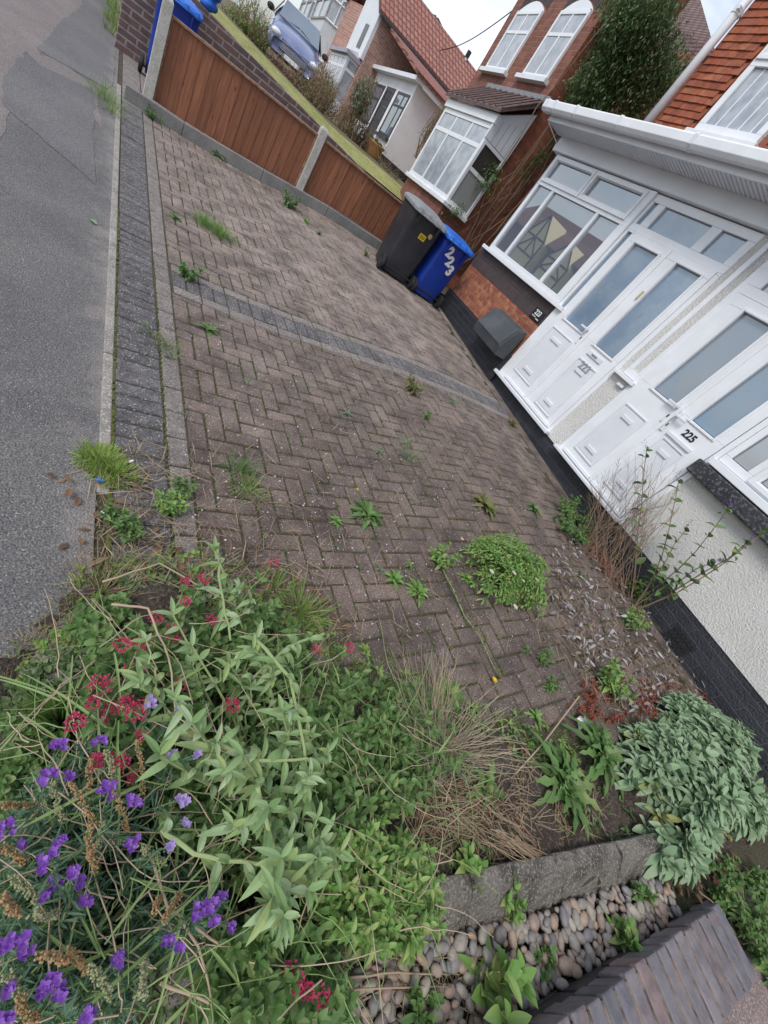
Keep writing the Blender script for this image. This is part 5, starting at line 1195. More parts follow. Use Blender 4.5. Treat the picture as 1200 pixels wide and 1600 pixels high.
weed('grass', 383, 598, .06, 'faded grass weed among dry stalks', 'greyg', 30)
weed('grass', 372, 738, .10, 'dark green grass clump on the near paving, upper of two', 'mid', 110)
weed('grass', 388, 770, .09, 'dark green grass clump on the near paving, lower of two', 'grass', 80)
weed('grass', 156, 722, .055, 'bright grass clump covering the end of the edging', 'lime', 700)
weed('grass', 178, 742, .055, 'bright grass spreading beside the blue scrap of litter', 'lime', 520)
weed('bushy', 180, 815, .06, 'low green weed mat on the tarmac edge', 'mid', 20)
weed('bushy', 200, 838, .06, 'dark low weed at the corner of the charcoal border', 'mid', 20)
weed('bushy', 262, 795, .08, 'leafy weed on the seam of the two borders', 'bright', 16)
weed('bushy', 284, 770, .06, 'smaller weed above the seam weed', 'mid', 10)
weed('rosette', 615, 905, .075, 'pale star shaped rosette left of the daisy mound', 'bright', 12)
weed('rosette', 652, 926, .085, 'full green rosette left of the daisy mound', 'bright', 20)
weed('rosette', 638, 884, .035, 'tiny rosette above the full one', 'bright', 8)
weed('rosette', 593, 892, .035, 'tiny rosette beside a white petal', 'greyg', 8)
weed('bushy', 684, 880, .11, 'upright pale weed with yellowing base', 'bright', 9)
weed('rosette', 728, 905, .06, 'small leafy tuft under the daisy mound', 'bright', 14)
weed('rosette', 835, 1120, .065, 'bright star shaped weed on bare soil', 'bright', 9)
weed('bushy', 845, 1035, .08, 'thin leaved weed rooted in a paving joint', 'mid', 6)
weed('bushy', 855, 1075, .07, 'short weed beside bare soil', 'mid', 6)
weed('bushy', 945, 1080, .16, 'fresh green weed among the reddish stems', 'bright', 10)
weed('bushy', 990, 930, .16, 'leafy green weed at the foot of the butterfly bush', 'bright', 14)
weed('bushy', 980, 975, .12, 'second leafy weed below the butterfly bush', 'bright', 12)
weed('bushy', 905, 905 - 5, .05, 'little seedling in the silvery leaves', 'mid', 5)
weed('rosette', 700, 1085, .10, 'pale leafy weed beside the wispy grass', 'bright', 14)
weed('bushy', 820, 1020 + 0, .04, 'small seedling in a joint', 'mid', 4)
# trailing stem weed
mb = MB(); s_ = MB(); rg = random.Random(3); tr = [gr(*p) + Vector((0, 0, .02 + .02 * (i % 2))) for i, p in enumerate([(684, 884), (700, 925), (722, 965), (742, 1000), (765, 1040), (775, 1068)])]
s_.tube(tr, .003, .002, 5)
for k in range(200):
    p, d = at_(tr, rg.random()); mb.leaf(p, rvec(rg, 1) + Vector((0, 0, .8)), rg.uniform(.012, .03), .006, .2, 'lance', 3)
plant('trailing_weed', 'long yellowish trailing stem with a yellow flower across the paving', 'weed', [('stem', s_, G['stemp']), ('foliage', mb, G['olive'])], tr[0])
mb = MB(); fp = gr(765, 1066) + Vector((0, 0, .03))
for k in range(24): a = k * 2.4; mb.leaf(fp, (math.cos(a), math.sin(a), .5), .018, .006, .1, 'round', 2)
o = mb.build('yellow_flower_head', G['gold']); tag(o, 'single yellow flower head lying on the paving', 'flower'); centre_origin(o)
# ---------------------------------------------------------------- mounds
def mound(name, label, cat, cpx, rx, ry, h, n, L, Wd, prof, leafk, rg, stemk='stemg', whorl=7, droop=.25, lower=None, fill=3):
    c = cpx; lf, st, yl = MB(), MB(), MB()
    for _ in range(n):
        th = rg.uniform(0, 6.283); rr = math.sqrt(rg.random()); x, y = rr * math.cos(th), rr * math.sin(th)
        lump = 1 + .14 * math.sin(5 * th + 2) + .1 * math.sin(9 * x + 7 * y); z = h * math.sqrt(max(0, 1 - rr * rr)) * lump * rg.uniform(.86, 1.03)
        tip = Vector((c.x + x * rx * lump, c.y + y * ry * lump, c.z + max(.02, z))); nrm = Vector((x / rx, y / ry, z / h / h * .6 + .35)).normalized()
        b = Vector((c.x + x * rx * .5, c.y + y * ry * .5, c.z)); st.tube([b, b.lerp(tip, .6), tip], .003, .0015, 4, cap=False)
        a0 = rg.uniform(0, 6.28); tx = nrm.cross(Vector((.1, .2, 1))).normalized(); ty = nrm.cross(tx); M_ = yl if (lower and rr > .75 and z < h * .5 and rg.random() < lower) else lf
        for k in range(whorl):
            a = a0 + k * 2.4; e = .25 + .9 * k / whorl; d = (tx * math.cos(a) + ty * math.sin(a)) * math.cos(e) + nrm * math.sin(e)
            M_.leaf(tip - nrm * (.012 * (whorl - k) / whorl), d, L * (1.1 - .5 * k / whorl) * rg.uniform(.8, 1.2), Wd * rg.uniform(.8, 1.2) * (1.1 - .4 * k / whorl), droop * rg.uniform(.3, 1.4), prof, 4, .3)
    root = plant(name, label, cat, [('stem', st, G[stemk]), ('foliage', lf, G[leafk]), ('yellowed_foliage', yl, G['yellow'])], c)
    return root
rg = random.Random(4)
c = gr(785, 900)
dm = mound('daisy_mound', 'dense low green mound with small pale daisies in the middle of the drive', 'plant', c, .35, .26, .20, 520, .042, .015, 'spoon', 'bright', rg, whorl=7)
for i_, (u, w) in enumerate([(768, 893), (803, 895), (795, 905), (818, 908), (808, 928), (805, 948), (760, 838), (722, 842), (830, 880), (838, 905), (790, 930)]):
    p = onz(u, w, c.z + .205 - .015 * (i_ % 3)); mb = MB(); big = i_ in (0, 1, 5)
    for k in range(13): a = k * .483; mb.leaf(p, (math.cos(a), math.sin(a), .25), .019 if big else .011, .006, .1, 'round', 2)
    f = mb.build('daisy', G['white'] if big or i_ % 2 else G['brown'], dm); mb = MB(); mb.blob(p + Vector((0, 0, .002)), .004, .004, .003, 7, 4); sub('flower_centre', mb, G['gold'], f, dm)
c = Vector((3.16, -.47, .12))
mound('sage_bush', 'broad pale grey green sage bush with yellowed lower leaves', 'shrub', c, .82, .32, .29, 640, .092, .036, 'round', 'sage', rg, 'twig', 8, .3, .22)
# ---------------------------------------------------------------- shrubs along the house
rg = random.Random(6)
canopy('small_leaved_shrub', 'small green and bronze shrub in the angle under door 225', 'shrub', [(875, 775), (920, 775), (945, 830), (905, 850), (880, 820)], 130, (.12, .36), rg, leafk='mid', L=.055, Wd=.024, bspread=.08, nl=18)
def budd():
    st, lf = MB(), MB(); rg = random.Random(9); base = F(.55, .17, .22); base.z = .185; heads = []
    tips = [((848 + 0, 0), 0)]
    T_ = [(1060, 755, 1.0, .24), (1010, 705, .9, .3), (1135, 800, .95, .3), (1165, 850, .85, .3), (1110, 880, .7, .35), (1070, 830, .8, .25), (1195, 830, 1.0, .3)]
    root = empty('butterfly_bush', base, 'leggy butterfly bush with faded purple spikes leaning over the white wall', 'shrub')
    for (u, w, z, o) in T_:
        dd = ray(u, w); t = (XH - o - 2 * YW) / (dd.x - YW * dd.y); tip = CAM + dd * t
        pts = shoot(st, lf, base + rvec(rg, .03), tip, rg, 18, .15, .05, 'lance', .26, .006, .7, .4, endL=.45, whorl=3)
        hd = MB(); pe, de = at_(pts, 1)
        for k in range(46): q = pe + (de + Vector((.0, 0, -.3 + .2 * math.sin(k)))) * (.003 * k) + rvec(rg, .008); hd.leaf(q, rvec(rg, 1), .010, .006, 0, 'round', 2)
        hd.build('flower_spike', G['purple'] if rg.random() < .45 else G['brown'], root)
    st.build('stem', G['twig'], root); lf.build('foliage', G['mid'], root)
budd()
def drystems():
    rg = random.Random(12); c0 = F(1.0, .2, .30); c0.z = .185; st, hd = MB(), MB()
    for _ in range(85):
        b = c0 + Vector((rg.uniform(-.18, .1), rg.uniform(-.45, .35), 0)); u, w = sample([(905, 740), (1000, 700), (1060, 720), (1075, 800), (990, 860), (920, 830)], rg)
        dd = ray(u, w); o = rg.uniform(.08, .4); t = (XH - o - 2 * YW) / (dd.x - YW * dd.y); tip = CAM + dd * t
        pts = curve(b, tip, rg, .08, 8, .008); st.tube(pts, .0024, .0010, 4, cap=False)
        for k in range(5):
            p, d = at_(pts, rg.uniform(.45, .95)); e = p + (d + rvec(rg, .6)) * rg.uniform(.04, .12); st.tube([p, e], .0012, .0008, 3, cap=False)
            for q in range(6): hd.leaf(p.lerp(e, .4 + .1 * q), rvec(rg, 1), .008, .004, 0, 'lance', 2)
    plant('dead_flower_stems', 'sheaf of thin brown dead stems leaning on the wall beside door 225', 'dead plant', [('stem', st, G['twig']), ('seed_heads', hd, G['brown'])], c0)
    mb = MB(); c1 = gr(935, 880)
    for _ in range(60):
        a = rg.uniform(0, 6.28); shoot(None, mb, c1 + Vector((rg.uniform(-.12, .12), rg.uniform(-.18, .18), 0)), c1 + Vector((rg.uniform(-.25, .15), rg.uniform(-.3, .3), rg.uniform(.04, .15))), rg, 14, .02, .005, 'lance', .2)
    plant('rusty_heather_clump', 'rust brown heathery clump at the foot of the dead stems', 'dead plant', [('foliage', mb, G['red'])], c1)
drystems()
def redstems():
    rg = random.Random(13)
    for (poly, n, zr, lab, k1, k2) in (([(905, 1060), (1000, 1055), (985, 1130), (900, 1125)], 80, (.08, .2), 'dark red needle leaved clump beside the white packet', 'red', 'red'), ([(990, 1060), (1110, 1075), (1120, 1115), (1000, 1120)], 90, (.10, .24), 'orange red low clump above the sage bush', 'red', 'red'), ([(1080, 1095), (1190, 1110), (1190, 1150), (1080, 1120)], 50, (.1, .22), 'straggly brown and red clump right of the orange one', 'brown', 'twig')):
        canopy('stonecrop_clump', lab, 'plant', poly, n, zr, rg, leafk=k1, stemk=k2, L=.030, Wd=.007, nl=34, bspread=.05, t0=.2, group='reddish clumps above the sage bush', opp=False)
    st = MB()
    for (a, b, z) in (((885, 1105), (1010, 1005), .18), ((900, 1110), (1000, 1015), .22)): st.tube(curve(gr(*a), onz(b[0], b[1], z), rg, .05, 8, .006), .004, .003, 6)
    o = st.build('fallen_seed_stalks', G['red']); tag(o, 'two long crimson stems lying across the dead leaves', 'fallen stalks'); centre_origin(o)
    st = MB(); st.tube([gr(1000, 1130) + Vector((0, 0, .05)), gr(880, 1180) + Vector((0, 0, .10)), gr(770, 1240) + Vector((0, 0, .07))][::-1] if 0 else [onz(905, 1088, .16), onz(850, 1160, .12), onz(800, 1215, .10), onz(700, 1275, .06)], .004, .003, 6)
    o = st.build('long_stalk', G['twigp']); tag(o, 'long pale stalk arching over bare soil beside the white packet', 'stalk'); centre_origin(o)
redstems()
# packet
p = gr(903, 1130); mb = MB(); q = [Vector((-.045, -.03, .012)), Vector((.05, -.02, .03)), Vector((.045, .03, .022)), Vector((-.05, .022, .035))]; mb.hull8([p + v for v in q], [p + v + Vector((0, 0, .003)) for v in q])
o = mb.build('litter_packet', M['upvc']); tag(o, 'small crumpled white packet with grey print on the soil', 'litter'); centre_origin(o)
# ---------------------------------------------------------------- the overgrown bed
rg = random.Random(31)
for (px, lab) in (((868, 1235), 'dandelion like clump with toothed leaves drooping over the kerb'), ((925, 1185), 'upright toothed leaf clump left of the sage bush'), ((745, 1235), 'single toothed rosette in the dry straw')):
    big = px[0] != 745
    c = gr(*px); mb = MB(); rosette(mb, c + Vector((0, 0, .03)), 34 if big else 12, .30 if big else .17, .055, rg, (.35, 1.3), 'lance', 10, droop=.6)
    if big: rosette(mb, c + Vector((.06, .05, .03)), 24, .22, .045, rg, (.4, 1.2), 'lance', 10, droop=.5)
    plant('toothed_leaf_clump', lab, 'weed', [('foliage', mb, G['mid'])], c, 'toothed leaf weeds around the straw')
# wispy pale grass fan
c = gr(675, 1180); mb, sd = MB(), MB()
for _ in range(230):
    u, w = sample([(600, 1010), (700, 1000), (790, 1080), (850, 1200), (700, 1260), (620, 1180)], rg); tip = onz(u, w, rg.uniform(.10, .42)); pts = curve(c + rvec(rg, .03), tip, rg, .15, 8, .006); mb.tube(pts, .0014, .0008, 3, cap=False)
    for k in range(4): p_, d_ = at_(pts, rg.uniform(.3, 1)); sd.leaf(p_, d_ + rvec(rg, .5), .05, .0025, .4, 'grass', 3)
plant('wispy_grass_fan', 'fan of fine grey green and straw coloured wisps over the paving edge', 'grass', [('stem', mb, G['twigp']), ('blade', sd, G['greyg'])], c)
# leafy masses: (polygon, n, z range, leaf, L, W, label)
canopy('leafy_perennial', 'dense mid green leafy perennial in the centre of the bed', 'perennial', [(470, 1060), (560, 1040), (680, 1080), (730, 1180), (640, 1260), (560, 1300), (480, 1280), (440, 1180)], 210, (.08, .32), rg, leafk='mid', L=.064, Wd=.017, nl=14, bspread=.06, droop=.5)
canopy('leafy_perennial', 'dense green leafy perennial spilling over the left part of the kerb', 'perennial', [(500, 1290), (600, 1280), (690, 1340), (690, 1450), (640, 1500), (540, 1460), (480, 1400)], 190, (.10, .34), rg, leafk='bright', L=.056, Wd=.013, nl=18, bspread=.06, droop=.5)
canopy('leafy_perennial', 'leafy green perennial left of the wispy grass, in front of the paving', 'perennial', [(300, 930), (420, 930), (490, 1000), (480, 1080), (380, 1080), (300, 1000)], 110, (.06, .26), rg, leafk='mid', L=.055, Wd=.018, nl=14, bspread=.06)
canopy('leafy_perennial', 'dark green foliage at the bottom between twigs and pebbles', 'perennial', [(400, 1440), (520, 1460), (560, 1600), (330, 1600), (340, 1500)], 150, (.10, .36), rg, leafk='mid', L=.055, Wd=.018, nl=16, bspread=.08)
canopy('leafy_perennial', 'leafy green perennial below the tall pale stems', 'perennial', [(300, 1080), (420, 1090), (460, 1200), (460, 1330), (380, 1400), (280, 1300), (230, 1150)], 150, (.06, .28), rg, leafk='mid', L=.055, Wd=.015, nl=16, bspread=.07)
# big pale stems
def palestems():
    rg = random.Random(41); root = empty('pale_stemmed_wallflower', gr(430, 1330), 'tall sprawling plant with thick pale stems and large pale green leaves', 'perennial')
    B0 = gr(470, 1350); 
    H_ = [((335, 860), .30), ((400, 1000), .42), ((300, 1130), .50), ((380, 1180), .52), ((440, 1110), .48), ((420, 1260), .52), ((300, 1010), .38), ((470, 1220), .46), ((250, 1180), .48), ((440, 1340), .52), ((480, 1390), .48), ((430, 1400), .52), ((500, 1310), .45), ((220, 1060), .40), ((270, 960), .32)]
    st, lf = MB(), MB()
    for i_, ((u, w), z) in enumerate(H_):
        tip = onz(u, w, z); b = B0.lerp(gr(u, w), .25) + rvec(rg, .03); b.z = gz(b.x)
        pts = shoot(st, lf, b, tip, rg, 9, .078, .016, 'lance', .5, .005, .8, .6, endL=.85, whorl=3, seg=6)
        for k in range(3):
            p_, d_ = at_(pts, rg.uniform(.4, .9)); t2 = p_ + (d_ + rvec(rg, .7) + Vector((0, 0, .3))).normalized() * rg.uniform(.08, .16); shoot(st, lf, p_, t2, rg, 8, .062, .013, 'lance', .3, .003, .8, .55, endL=.8, whorl=3, seg=5)
    for (pp, z0, z1) in ((((400, 1000), (455, 1060), (475, 1170), (492, 1290)), .45, .40), (((505, 990), (450, 1010), (395, 1060)), .30, .40), (((340, 850), (345, 920), (360, 1000)), .22, .38), (((250, 1290), (300, 1335), (400, 1350), (470, 1350)), .36, .40), (((330, 1160), (400, 1190), (480, 1185)), .44, .44), (((400, 1230), (430, 1330), (425, 1420)), .5, .42)):
        P_ = [onz(u, w, z0 + (z1 - z0) * i_ / (len(pp) - 1)) for i_, (u, w) in enumerate(pp)]; Q_ = []
        for a, b in zip(P_, P_[1:]): Q_ += [a.lerp(b, k / 4) + rvec(rg, .003) for k in range(4)]
        Q_.append(P_[-1]); st.tube(Q_, .0052, .003, 7)
        for k in range(14): p_, d_ = at_(Q_, rg.random()); lf.leaf(p_, rvec(rg, 1) + d_ * .4 + Vector((0, 0, .3)), rg.uniform(.04, .10), rg.uniform(.012, .022), .6, 'lance', 6, .3)
    st.build('stem', G['stemp'], root); lf.build('foliage', G['pale'], root)
palestems()
# valerian with crimson heads
def valerian():
    rg = random.Random(43); root = empty('red_valerian', gr(215, 1150), 'red valerian with clusters of crimson flowers at the left of the bed', 'flowering plant'); st, lf = MB(), MB()
    HD = [(272, 990, 16), (208, 1045, 20), (156, 1070, 16), (190, 1008, 11), (222, 1005, 12), (170, 1112, 14), (212, 1112, 16), (145, 1098, 9), (117, 1130, 14), (197, 1098, 10), (150, 1190, 10), (190, 1195, 12), (178, 1185, 8), (360, 1103, 12), (278, 1072, 9), (425, 882, 11), (318, 905, 8), (545, 1012, 8), (493, 1015, 7), (290, 940, 8), (288, 908, 7), (220, 1150, 9), (244, 965, 10), (330, 970, 8), (455, 1530, 20), (505, 1560, 12), (480, 1550, 10), (205, 1215, 8)]
    B0 = gr(215, 1160)
    for (u, w, r) in HD:
        z = rg.uniform(.26, .38) if w < 1300 else .34; tip = onz(u, w, z); b = gr(u, w).lerp(B0 if w < 1300 else gr(470, 1570), .55) + rvec(rg, .03); b.z = gz(b.x)
        shoot(st, lf, b, tip - Vector((0, 0, .015)), rg, 10, .055, .020, 'lance', .25, .0028, .7, .4, endL=.5, whorl=0)
        dep = (R @ (tip - CAM)).z; rr = r / FPX * dep * 1.15; mb = MB(); floret_head(mb, tip, rr, rg, int(14 + r * 2.2), .0055, .7); mb.build('flower_head', G['crimson'], root)
    for _ in range(60):
        u, w = sample([(130, 960), (300, 900), (330, 1060), (250, 1200), (120, 1150)], rg); tip = onz(u, w, rg.uniform(.1, .3)); b = gr(u, w).lerp(B0, .4); b.z = gz(b.x); shoot(st, lf, b, tip, rg, 12, .05, .018, 'lance', .2, .002)
    st.build('stem', G['stemp'], root); lf.build('foliage', G['mid'], root)
valerian()
def toadflax(label, base, purple, brown, mass, nmass, seed, zh=(.38, .55), lilac=()):
    rg = random.Random(seed); B0 = gr(*base); B0.z = gz(B0.x); root = empty('purple_toadflax', B0, label, 'flowering plant', 'purple flowering clumps in the near left corner'); st, lf = MB(), MB()
    def one(u, w, z, top):
        tip = onz(u, w, z); b = Vector((tip.x, tip.y, 0)).lerp(B0, .45) + rvec(rg, .05); b.z = gz(b.x)
        pts = curve(b, tip, rg, .10, 9, .006); st.tube(pts, .002, .0012, 4, cap=False)
        for k in range(46 if top != 'seed' else 20):
            t = rg.uniform(.12, .82); p_, d_ = at_(pts, t); lf.leaf(p_, d_ * .9 + rvec(rg, .9), rg.uniform(.028, .05), .0034, .25, 'lance', 3, .2)
        return pts, tip
    for L_, mk in ((purple, 'purple'), (lilac, 'lilac')):
        for (u, w, r) in L_:
            pts, tip = one(u, w, rg.uniform(*zh), 'fl'); dep = (R @ (tip - CAM)).z; rr = r / FPX * dep; mb = MB(); d_ = (pts[-1] - pts[-2]).normalized()
            for _ in range(int(4 + r * .34)):
                q = tip + rvec(rg, rr * .62); fs = rg.uniform(.0055, .0085)
                for k in range(5): a = k * 1.257 + rg.random(); mb.leaf(q, (math.cos(a), math.sin(a), .5 + rg.uniform(-.3, .3)), fs, fs * .8, -.1, 'round', 3, .2)
            mb.build('flower_spike', G[mk], root)
            for k in range(14): p_, d2 = at_(pts, rg.uniform(.75, .97)); lf.blob(p_ + rvec(rg, .005), .0025, .0025, .003, 5, 4)
    for i_, (u, w, u2, w2) in enumerate(brown):
        z = rg.uniform(*zh); pts, tip = one(u, w, z * .85, 'seed'); e = onz(u2, w2, z + .05); pp = curve(tip, e, rg, .06, 6, .002); st.tube(pp, .0013, .0009, 4, cap=False); M_ = MB()
        for k in range(110): p_, d_ = at_(pp, rg.random()); M_.blob(p_ + rvec(rg, .005), .0021, .0021, .003, 5, 4, 0, 0, .4)
        M_.build('seed_spike', G['seed'] if i_ % 3 else G['seedg'], root)
    for _ in range(nmass):
        u, w = sample(mass, rg); one(u, w, rg.uniform(.12, zh[0]), 'leaf')
    st.build('stem', G['stemg'], root); lf.build('foliage', G['blue'], root)
toadflax('purple flowered clump nearest the tarmac, with long brown seed spikes', (60, 1330), [(92, 1170, 16), (75, 1212, 16), (108, 1212, 8), (155, 1160, 14), (165, 1238, 18), (210, 1250, 14), (172, 1228, 12), (10, 1295, 15), (30, 1320, 8), (205, 1320, 11), (93, 1315, 6)],
         [(100, 1280, 75, 1215), (150, 1290, 110, 1225), (60, 1260, 0, 1258), (150, 1330, 160, 1285), (40, 1350, 0, 1320), (200, 1300, 175, 1225), (180, 1250, 165, 1170), (222, 1240, 215, 1155), (140, 1250, 140, 1190)], [(40, 1180), (230, 1130), (260, 1250), (230, 1330), (60, 1350), (0, 1300)], 75, 51, (.34, .52), [(238, 1098, 12), (282, 1103, 8), (288, 1250, 12), (268, 1180, 7), (290, 1285, 8), (265, 1322, 6), (307, 1178, 8)])
toadflax('purple flowered clump in the near corner with the largest flowers', (70, 1450), [(78, 1345, 20), (80, 1388, 19), (118, 1380, 12), (132, 1412, 14), (25, 1475, 20), (8, 1478, 10), (42, 1480, 14), (115, 1360, 8)],
         [(60, 1410, 20, 1370), (30, 1430, 0, 1400), (150, 1360, 140, 1290), (90, 1430, 50, 1425), (110, 1500, 60, 1490)], [(0, 1330), (150, 1330), (180, 1450), (90, 1500), (0, 1480)], 80, 52, (.38, .58))
toadflax('purple flowered clump at the bottom left edge', (90, 1560), [(78, 1535, 15), (65, 1552, 12), (92, 1550, 12), (135, 1592, 14), (8, 1592, 10), (182, 1500, 10), (15, 1545, 8)],
         [(40, 1560, 10, 1520), (140, 1520, 110, 1480), (60, 1590, 30, 1560), (170, 1560, 140, 1510)], [(0, 1500), (200, 1480), (240, 1600), (0, 1600)], 85, 53, (.36, .55))
toadflax('slender purple flowered clump among the bare twigs', (290, 1450), [(313, 1422, 17), (330, 1415, 9), (345, 1405, 12), (362, 1450, 9), (262, 1472, 11), (280, 1480, 7), (185, 1500, 9), (335, 1440, 8)],
         [(260, 1350, 220, 1320), (250, 1400, 240, 1425), (280, 1395, 255, 1440), (230, 1500, 225, 1560)], [(180, 1350), (300, 1330), (380, 1400), (330, 1500), (200, 1500)], 80, 54, (.32, .5))
# grass blades and weeds at the left edge
c = gr(100, 1130); mb = MB()
for _ in range(200):
    u, w = sample([(20, 1060), (150, 1060), (190, 1110), (120, 1170), (30, 1160)], rg); tip = onz(u, w, rg.uniform(.06, .24)); b = tip.lerp(c, .7); b.z = 0; d = tip - b; mb.leaf(b, d, d.length * 1.15, .008, .25, 'grass', 6, .3)
plant('broad_grass_clump', 'lush broad bladed grass clump beside the tarmac', 'grass', [('blade', mb, G['bright'])], c)
c = gr(470, 960); mb = MB(); blade_tuft(mb, c, 130, .17, rg, .10, 1.0, .006); blade_tuft(mb, gr(430, 920), 70, .12, rg, .08, 1.0, .005)
plant('broad_grass_clump', 'green grass clump between valerian and paving', 'grass', [('blade', mb, G['grass'])], c)
c = gr(160, 925); mb = MB(); blade_tuft(mb, c, 170, .14, rg, .12, .9, .0035); plant('pale_grass_clump', 'pale fine grass clump at the tarmac corner', 'grass', [('blade', mb, G['straw'])], c)
for (poly, lab, k) in (([(0, 1120), (90, 1130), (110, 1200), (0, 1230)], 'scalloped green weeds at the left edge of the picture', 'bright'), ([(120, 930), (200, 930), (210, 1010), (130, 1000)], 'scalloped green weeds under the valerian near the tarmac', 'bright'), ([(0, 1170), (60, 1190), (110, 1260), (0, 1290)], 'broad leaved weeds behind the brown seed spikes', 'mid')):
    canopy('scalloped_weed', lab, 'weed', poly, 60, (.02, .12), rg, leafk='mid', L=.034, Wd=.019, prof='round', nl=8, bspread=.05, group='scalloped weeds at the left of the bed')
# leafy weeds in the pebbles and on the kerb
def sprout(u, w, h, L, Wd, n, lab, k='bright'):
    b = gr(u, w); st, lf = MB(), MB()
    for _ in range(n):
        tip = b + Vector((rg.uniform(-.5, .5), rg.uniform(-.5, .5), rg.uniform(.7, 1.1))) * h; shoot(st, lf, b, tip, rg, 9, L, Wd, 'lance', .1, .0028, .9, .35, endL=.75, whorl=4, seg=6)
    plant('pebble_weed', lab, 'weed', [('stem', st, G['stemp']), ('foliage', lf, G[k])], b, 'weeds rooted in the pebble strip')
sprout(735, 1520, .16, .10, .038, 4, 'largest bright green weed standing in the pebbles')
sprout(950, 1462, .10, .065, .026, 4, 'leafy weed in the pebbles next to the brick wall')
sprout(985, 1395, .07, .05, .02, 5, 'low green weed at the right end of the kerb', 'mid')
sprout(835, 1505, .06, .045, .018, 4, 'small weed among the middle pebbles', 'mid')
sprout(640, 1575, .09, .05, .018, 6, 'bushy weed at the bottom edge of the pebbles', 'mid')
sprout(715, 1365, .09, .075, .026, 6, 'glossy green weed growing over the short kerb stone')
sprout(775, 1405, .08, .05, .022, 5, 'trailing green weed hanging down the kerb face')
sprout(790, 1430, .05, .035, .02, 4, 'round leaved sprig at the foot of the kerb')
sprout(1110, 1400, .10, .05, .022, 8, 'dark green weeds under the sage bush', 'mid')
sprout(1165, 1440, .10, .05, .022, 8, 'leafy shoots at the end of the brick wall', 'mid')
canopy('shaded_weeds', 'dark leafy undergrowth behind the end of the brick wall', 'weed', [(1085, 1350), (1200, 1330), (1215, 1560), (1185, 1500), (1140, 1420)], 110, (.05, .26), rg, leafk='mid', L=.05, Wd=.02, nl=14, bspread=.08)
# loose stems wandering over the bed
BEDC = [(20, 1100), (150, 960), (320, 930), (480, 1000), (700, 1080), (760, 1250), (680, 1430), (450, 1580), (60, 1590)]
for (k1_, nm_, lb_, n_) in (('twigp', 'dry_stems', 'thin dry stems tangled over the planting bed', 170), ('stemg', 'green_stems', 'thin green stems and grass blades tangled over the planting bed', 260)):
    mb = MB()
    for _ in range(n_):
        u, w = sample(BEDC, rg); a_ = onz(u, w, rg.uniform(.12, .36)); an = rg.uniform(0, 6.28); L_ = rg.uniform(.08, .30); b_ = a_ + Vector((math.cos(an) * L_, math.sin(an) * L_, rg.uniform(-.08, .12)))
        if k1_ == 'stemg' and rg.random() < .5: mb.leaf(a_, b_ - a_, L_, rg.uniform(.004, .008), .3, 'grass', 6, .3)
        else: mb.tube(curve(a_, b_, rg, .22, 8, .004), .0016, .0008, 4, cap=False)
    tag(mb.build(nm_, G[k1_]), lb_, 'stems', kind='stuff')
# straw bundles and bare twigs
mb = MB()
for _ in range(260):
    a = sample([(640, 1220), (800, 1230), (820, 1290), (640, 1300)], rg); A_ = gr(*a); A_.z += rg.uniform(.01, .09); an = rg.gauss(-.35, .5); L_ = rg.uniform(.08, .26); mb.tube(curve(A_, A_ + Vector((math.cos(an) * L_, math.sin(an) * L_, rg.uniform(-.05, .02))), rg, .2, 6, .004), .0017, .0012, 4, cap=False)
for _ in range(45):
    A_ = gr(rg.uniform(720, 780), rg.uniform(1300, 1325)); A_.z += .09; B_ = gr(rg.uniform(830, 880), rg.uniform(1345, 1385)); B_.z += rg.uniform(.02, .07); mb.tube(curve(A_, B_, rg, .08, 6, .004), .0016, .0012, 4, cap=False)
tag(mb.build('dry_stalks', G['straw']), 'heap of dry straw coloured stalks in the bed above the kerb', 'dry stalks', kind='stuff')
TW = [([(235, 1335), (262, 1415), (330, 1465), (400, 1520)], .30, 'thin grey twig crossing the purple flowers'), ([(275, 1420), (310, 1480), (330, 1560)], .26, 'short grey twig pointing down at the bottom left'), ([(250, 1535), (330, 1570), (420, 1585)], .24, 'pale curved twig at the very bottom'), ([(530, 1530), (620, 1520), (700, 1522)], .05, 'straight pale stick on the pebbles, upper of two'), ([(470, 1558), (570, 1545), (705, 1542)], .06, 'straight pale stick on the pebbles, lower of two'),
      ([(838, 1535), (880, 1498), (925, 1462)], .05, 'pale stick on the middle pebbles'), ([(858, 1530), (900, 1495), (935, 1468)], .045, 'thinner pale stick on the middle pebbles'), ([(1035, 1368), (1065, 1375), (1100, 1375), (1105, 1385)], .10, 'white curved root beside the sage bush'), ([(1092, 1390), (1150, 1390), (1160, 1387)], .12, 'short straight tan stick below the sage bush'), ([(1092, 1392), (1120, 1415), (1150, 1460)], .16, 'brown twig hanging onto the wall coping'),
      ([(430, 1495), (400, 1570), (380, 1600)], .20, 'dark brown twig between flowers and kerb'), ([(160, 910), (250, 880), (390, 960)], .16, 'thin arching stem over the valerian'), ([(175, 945), (230, 950), (265, 1030), (275, 1120)], .38, 'long pale curved stem over the valerian')]
for (pp, z, lab) in TW:
    P_ = [onz(u, w, z + .01 * math.sin(i_ * 2)) for i_, (u, w) in enumerate(pp)]; Q_ = []
    for a, b in zip(P_, P_[1:]): Q_ += [a.lerp(b, k / 4) + rvec(rg, .002) for k in range(4)]
    mb = MB(); mb.tube(Q_ + [P_[-1]], .0035, .002, 6); o = mb.build('twig', G['twigp'] if 'brown' not in lab else G['twig'], smooth=True); tag(o, lab, 'twig', 'loose twigs and sticks'); centre_origin(o)
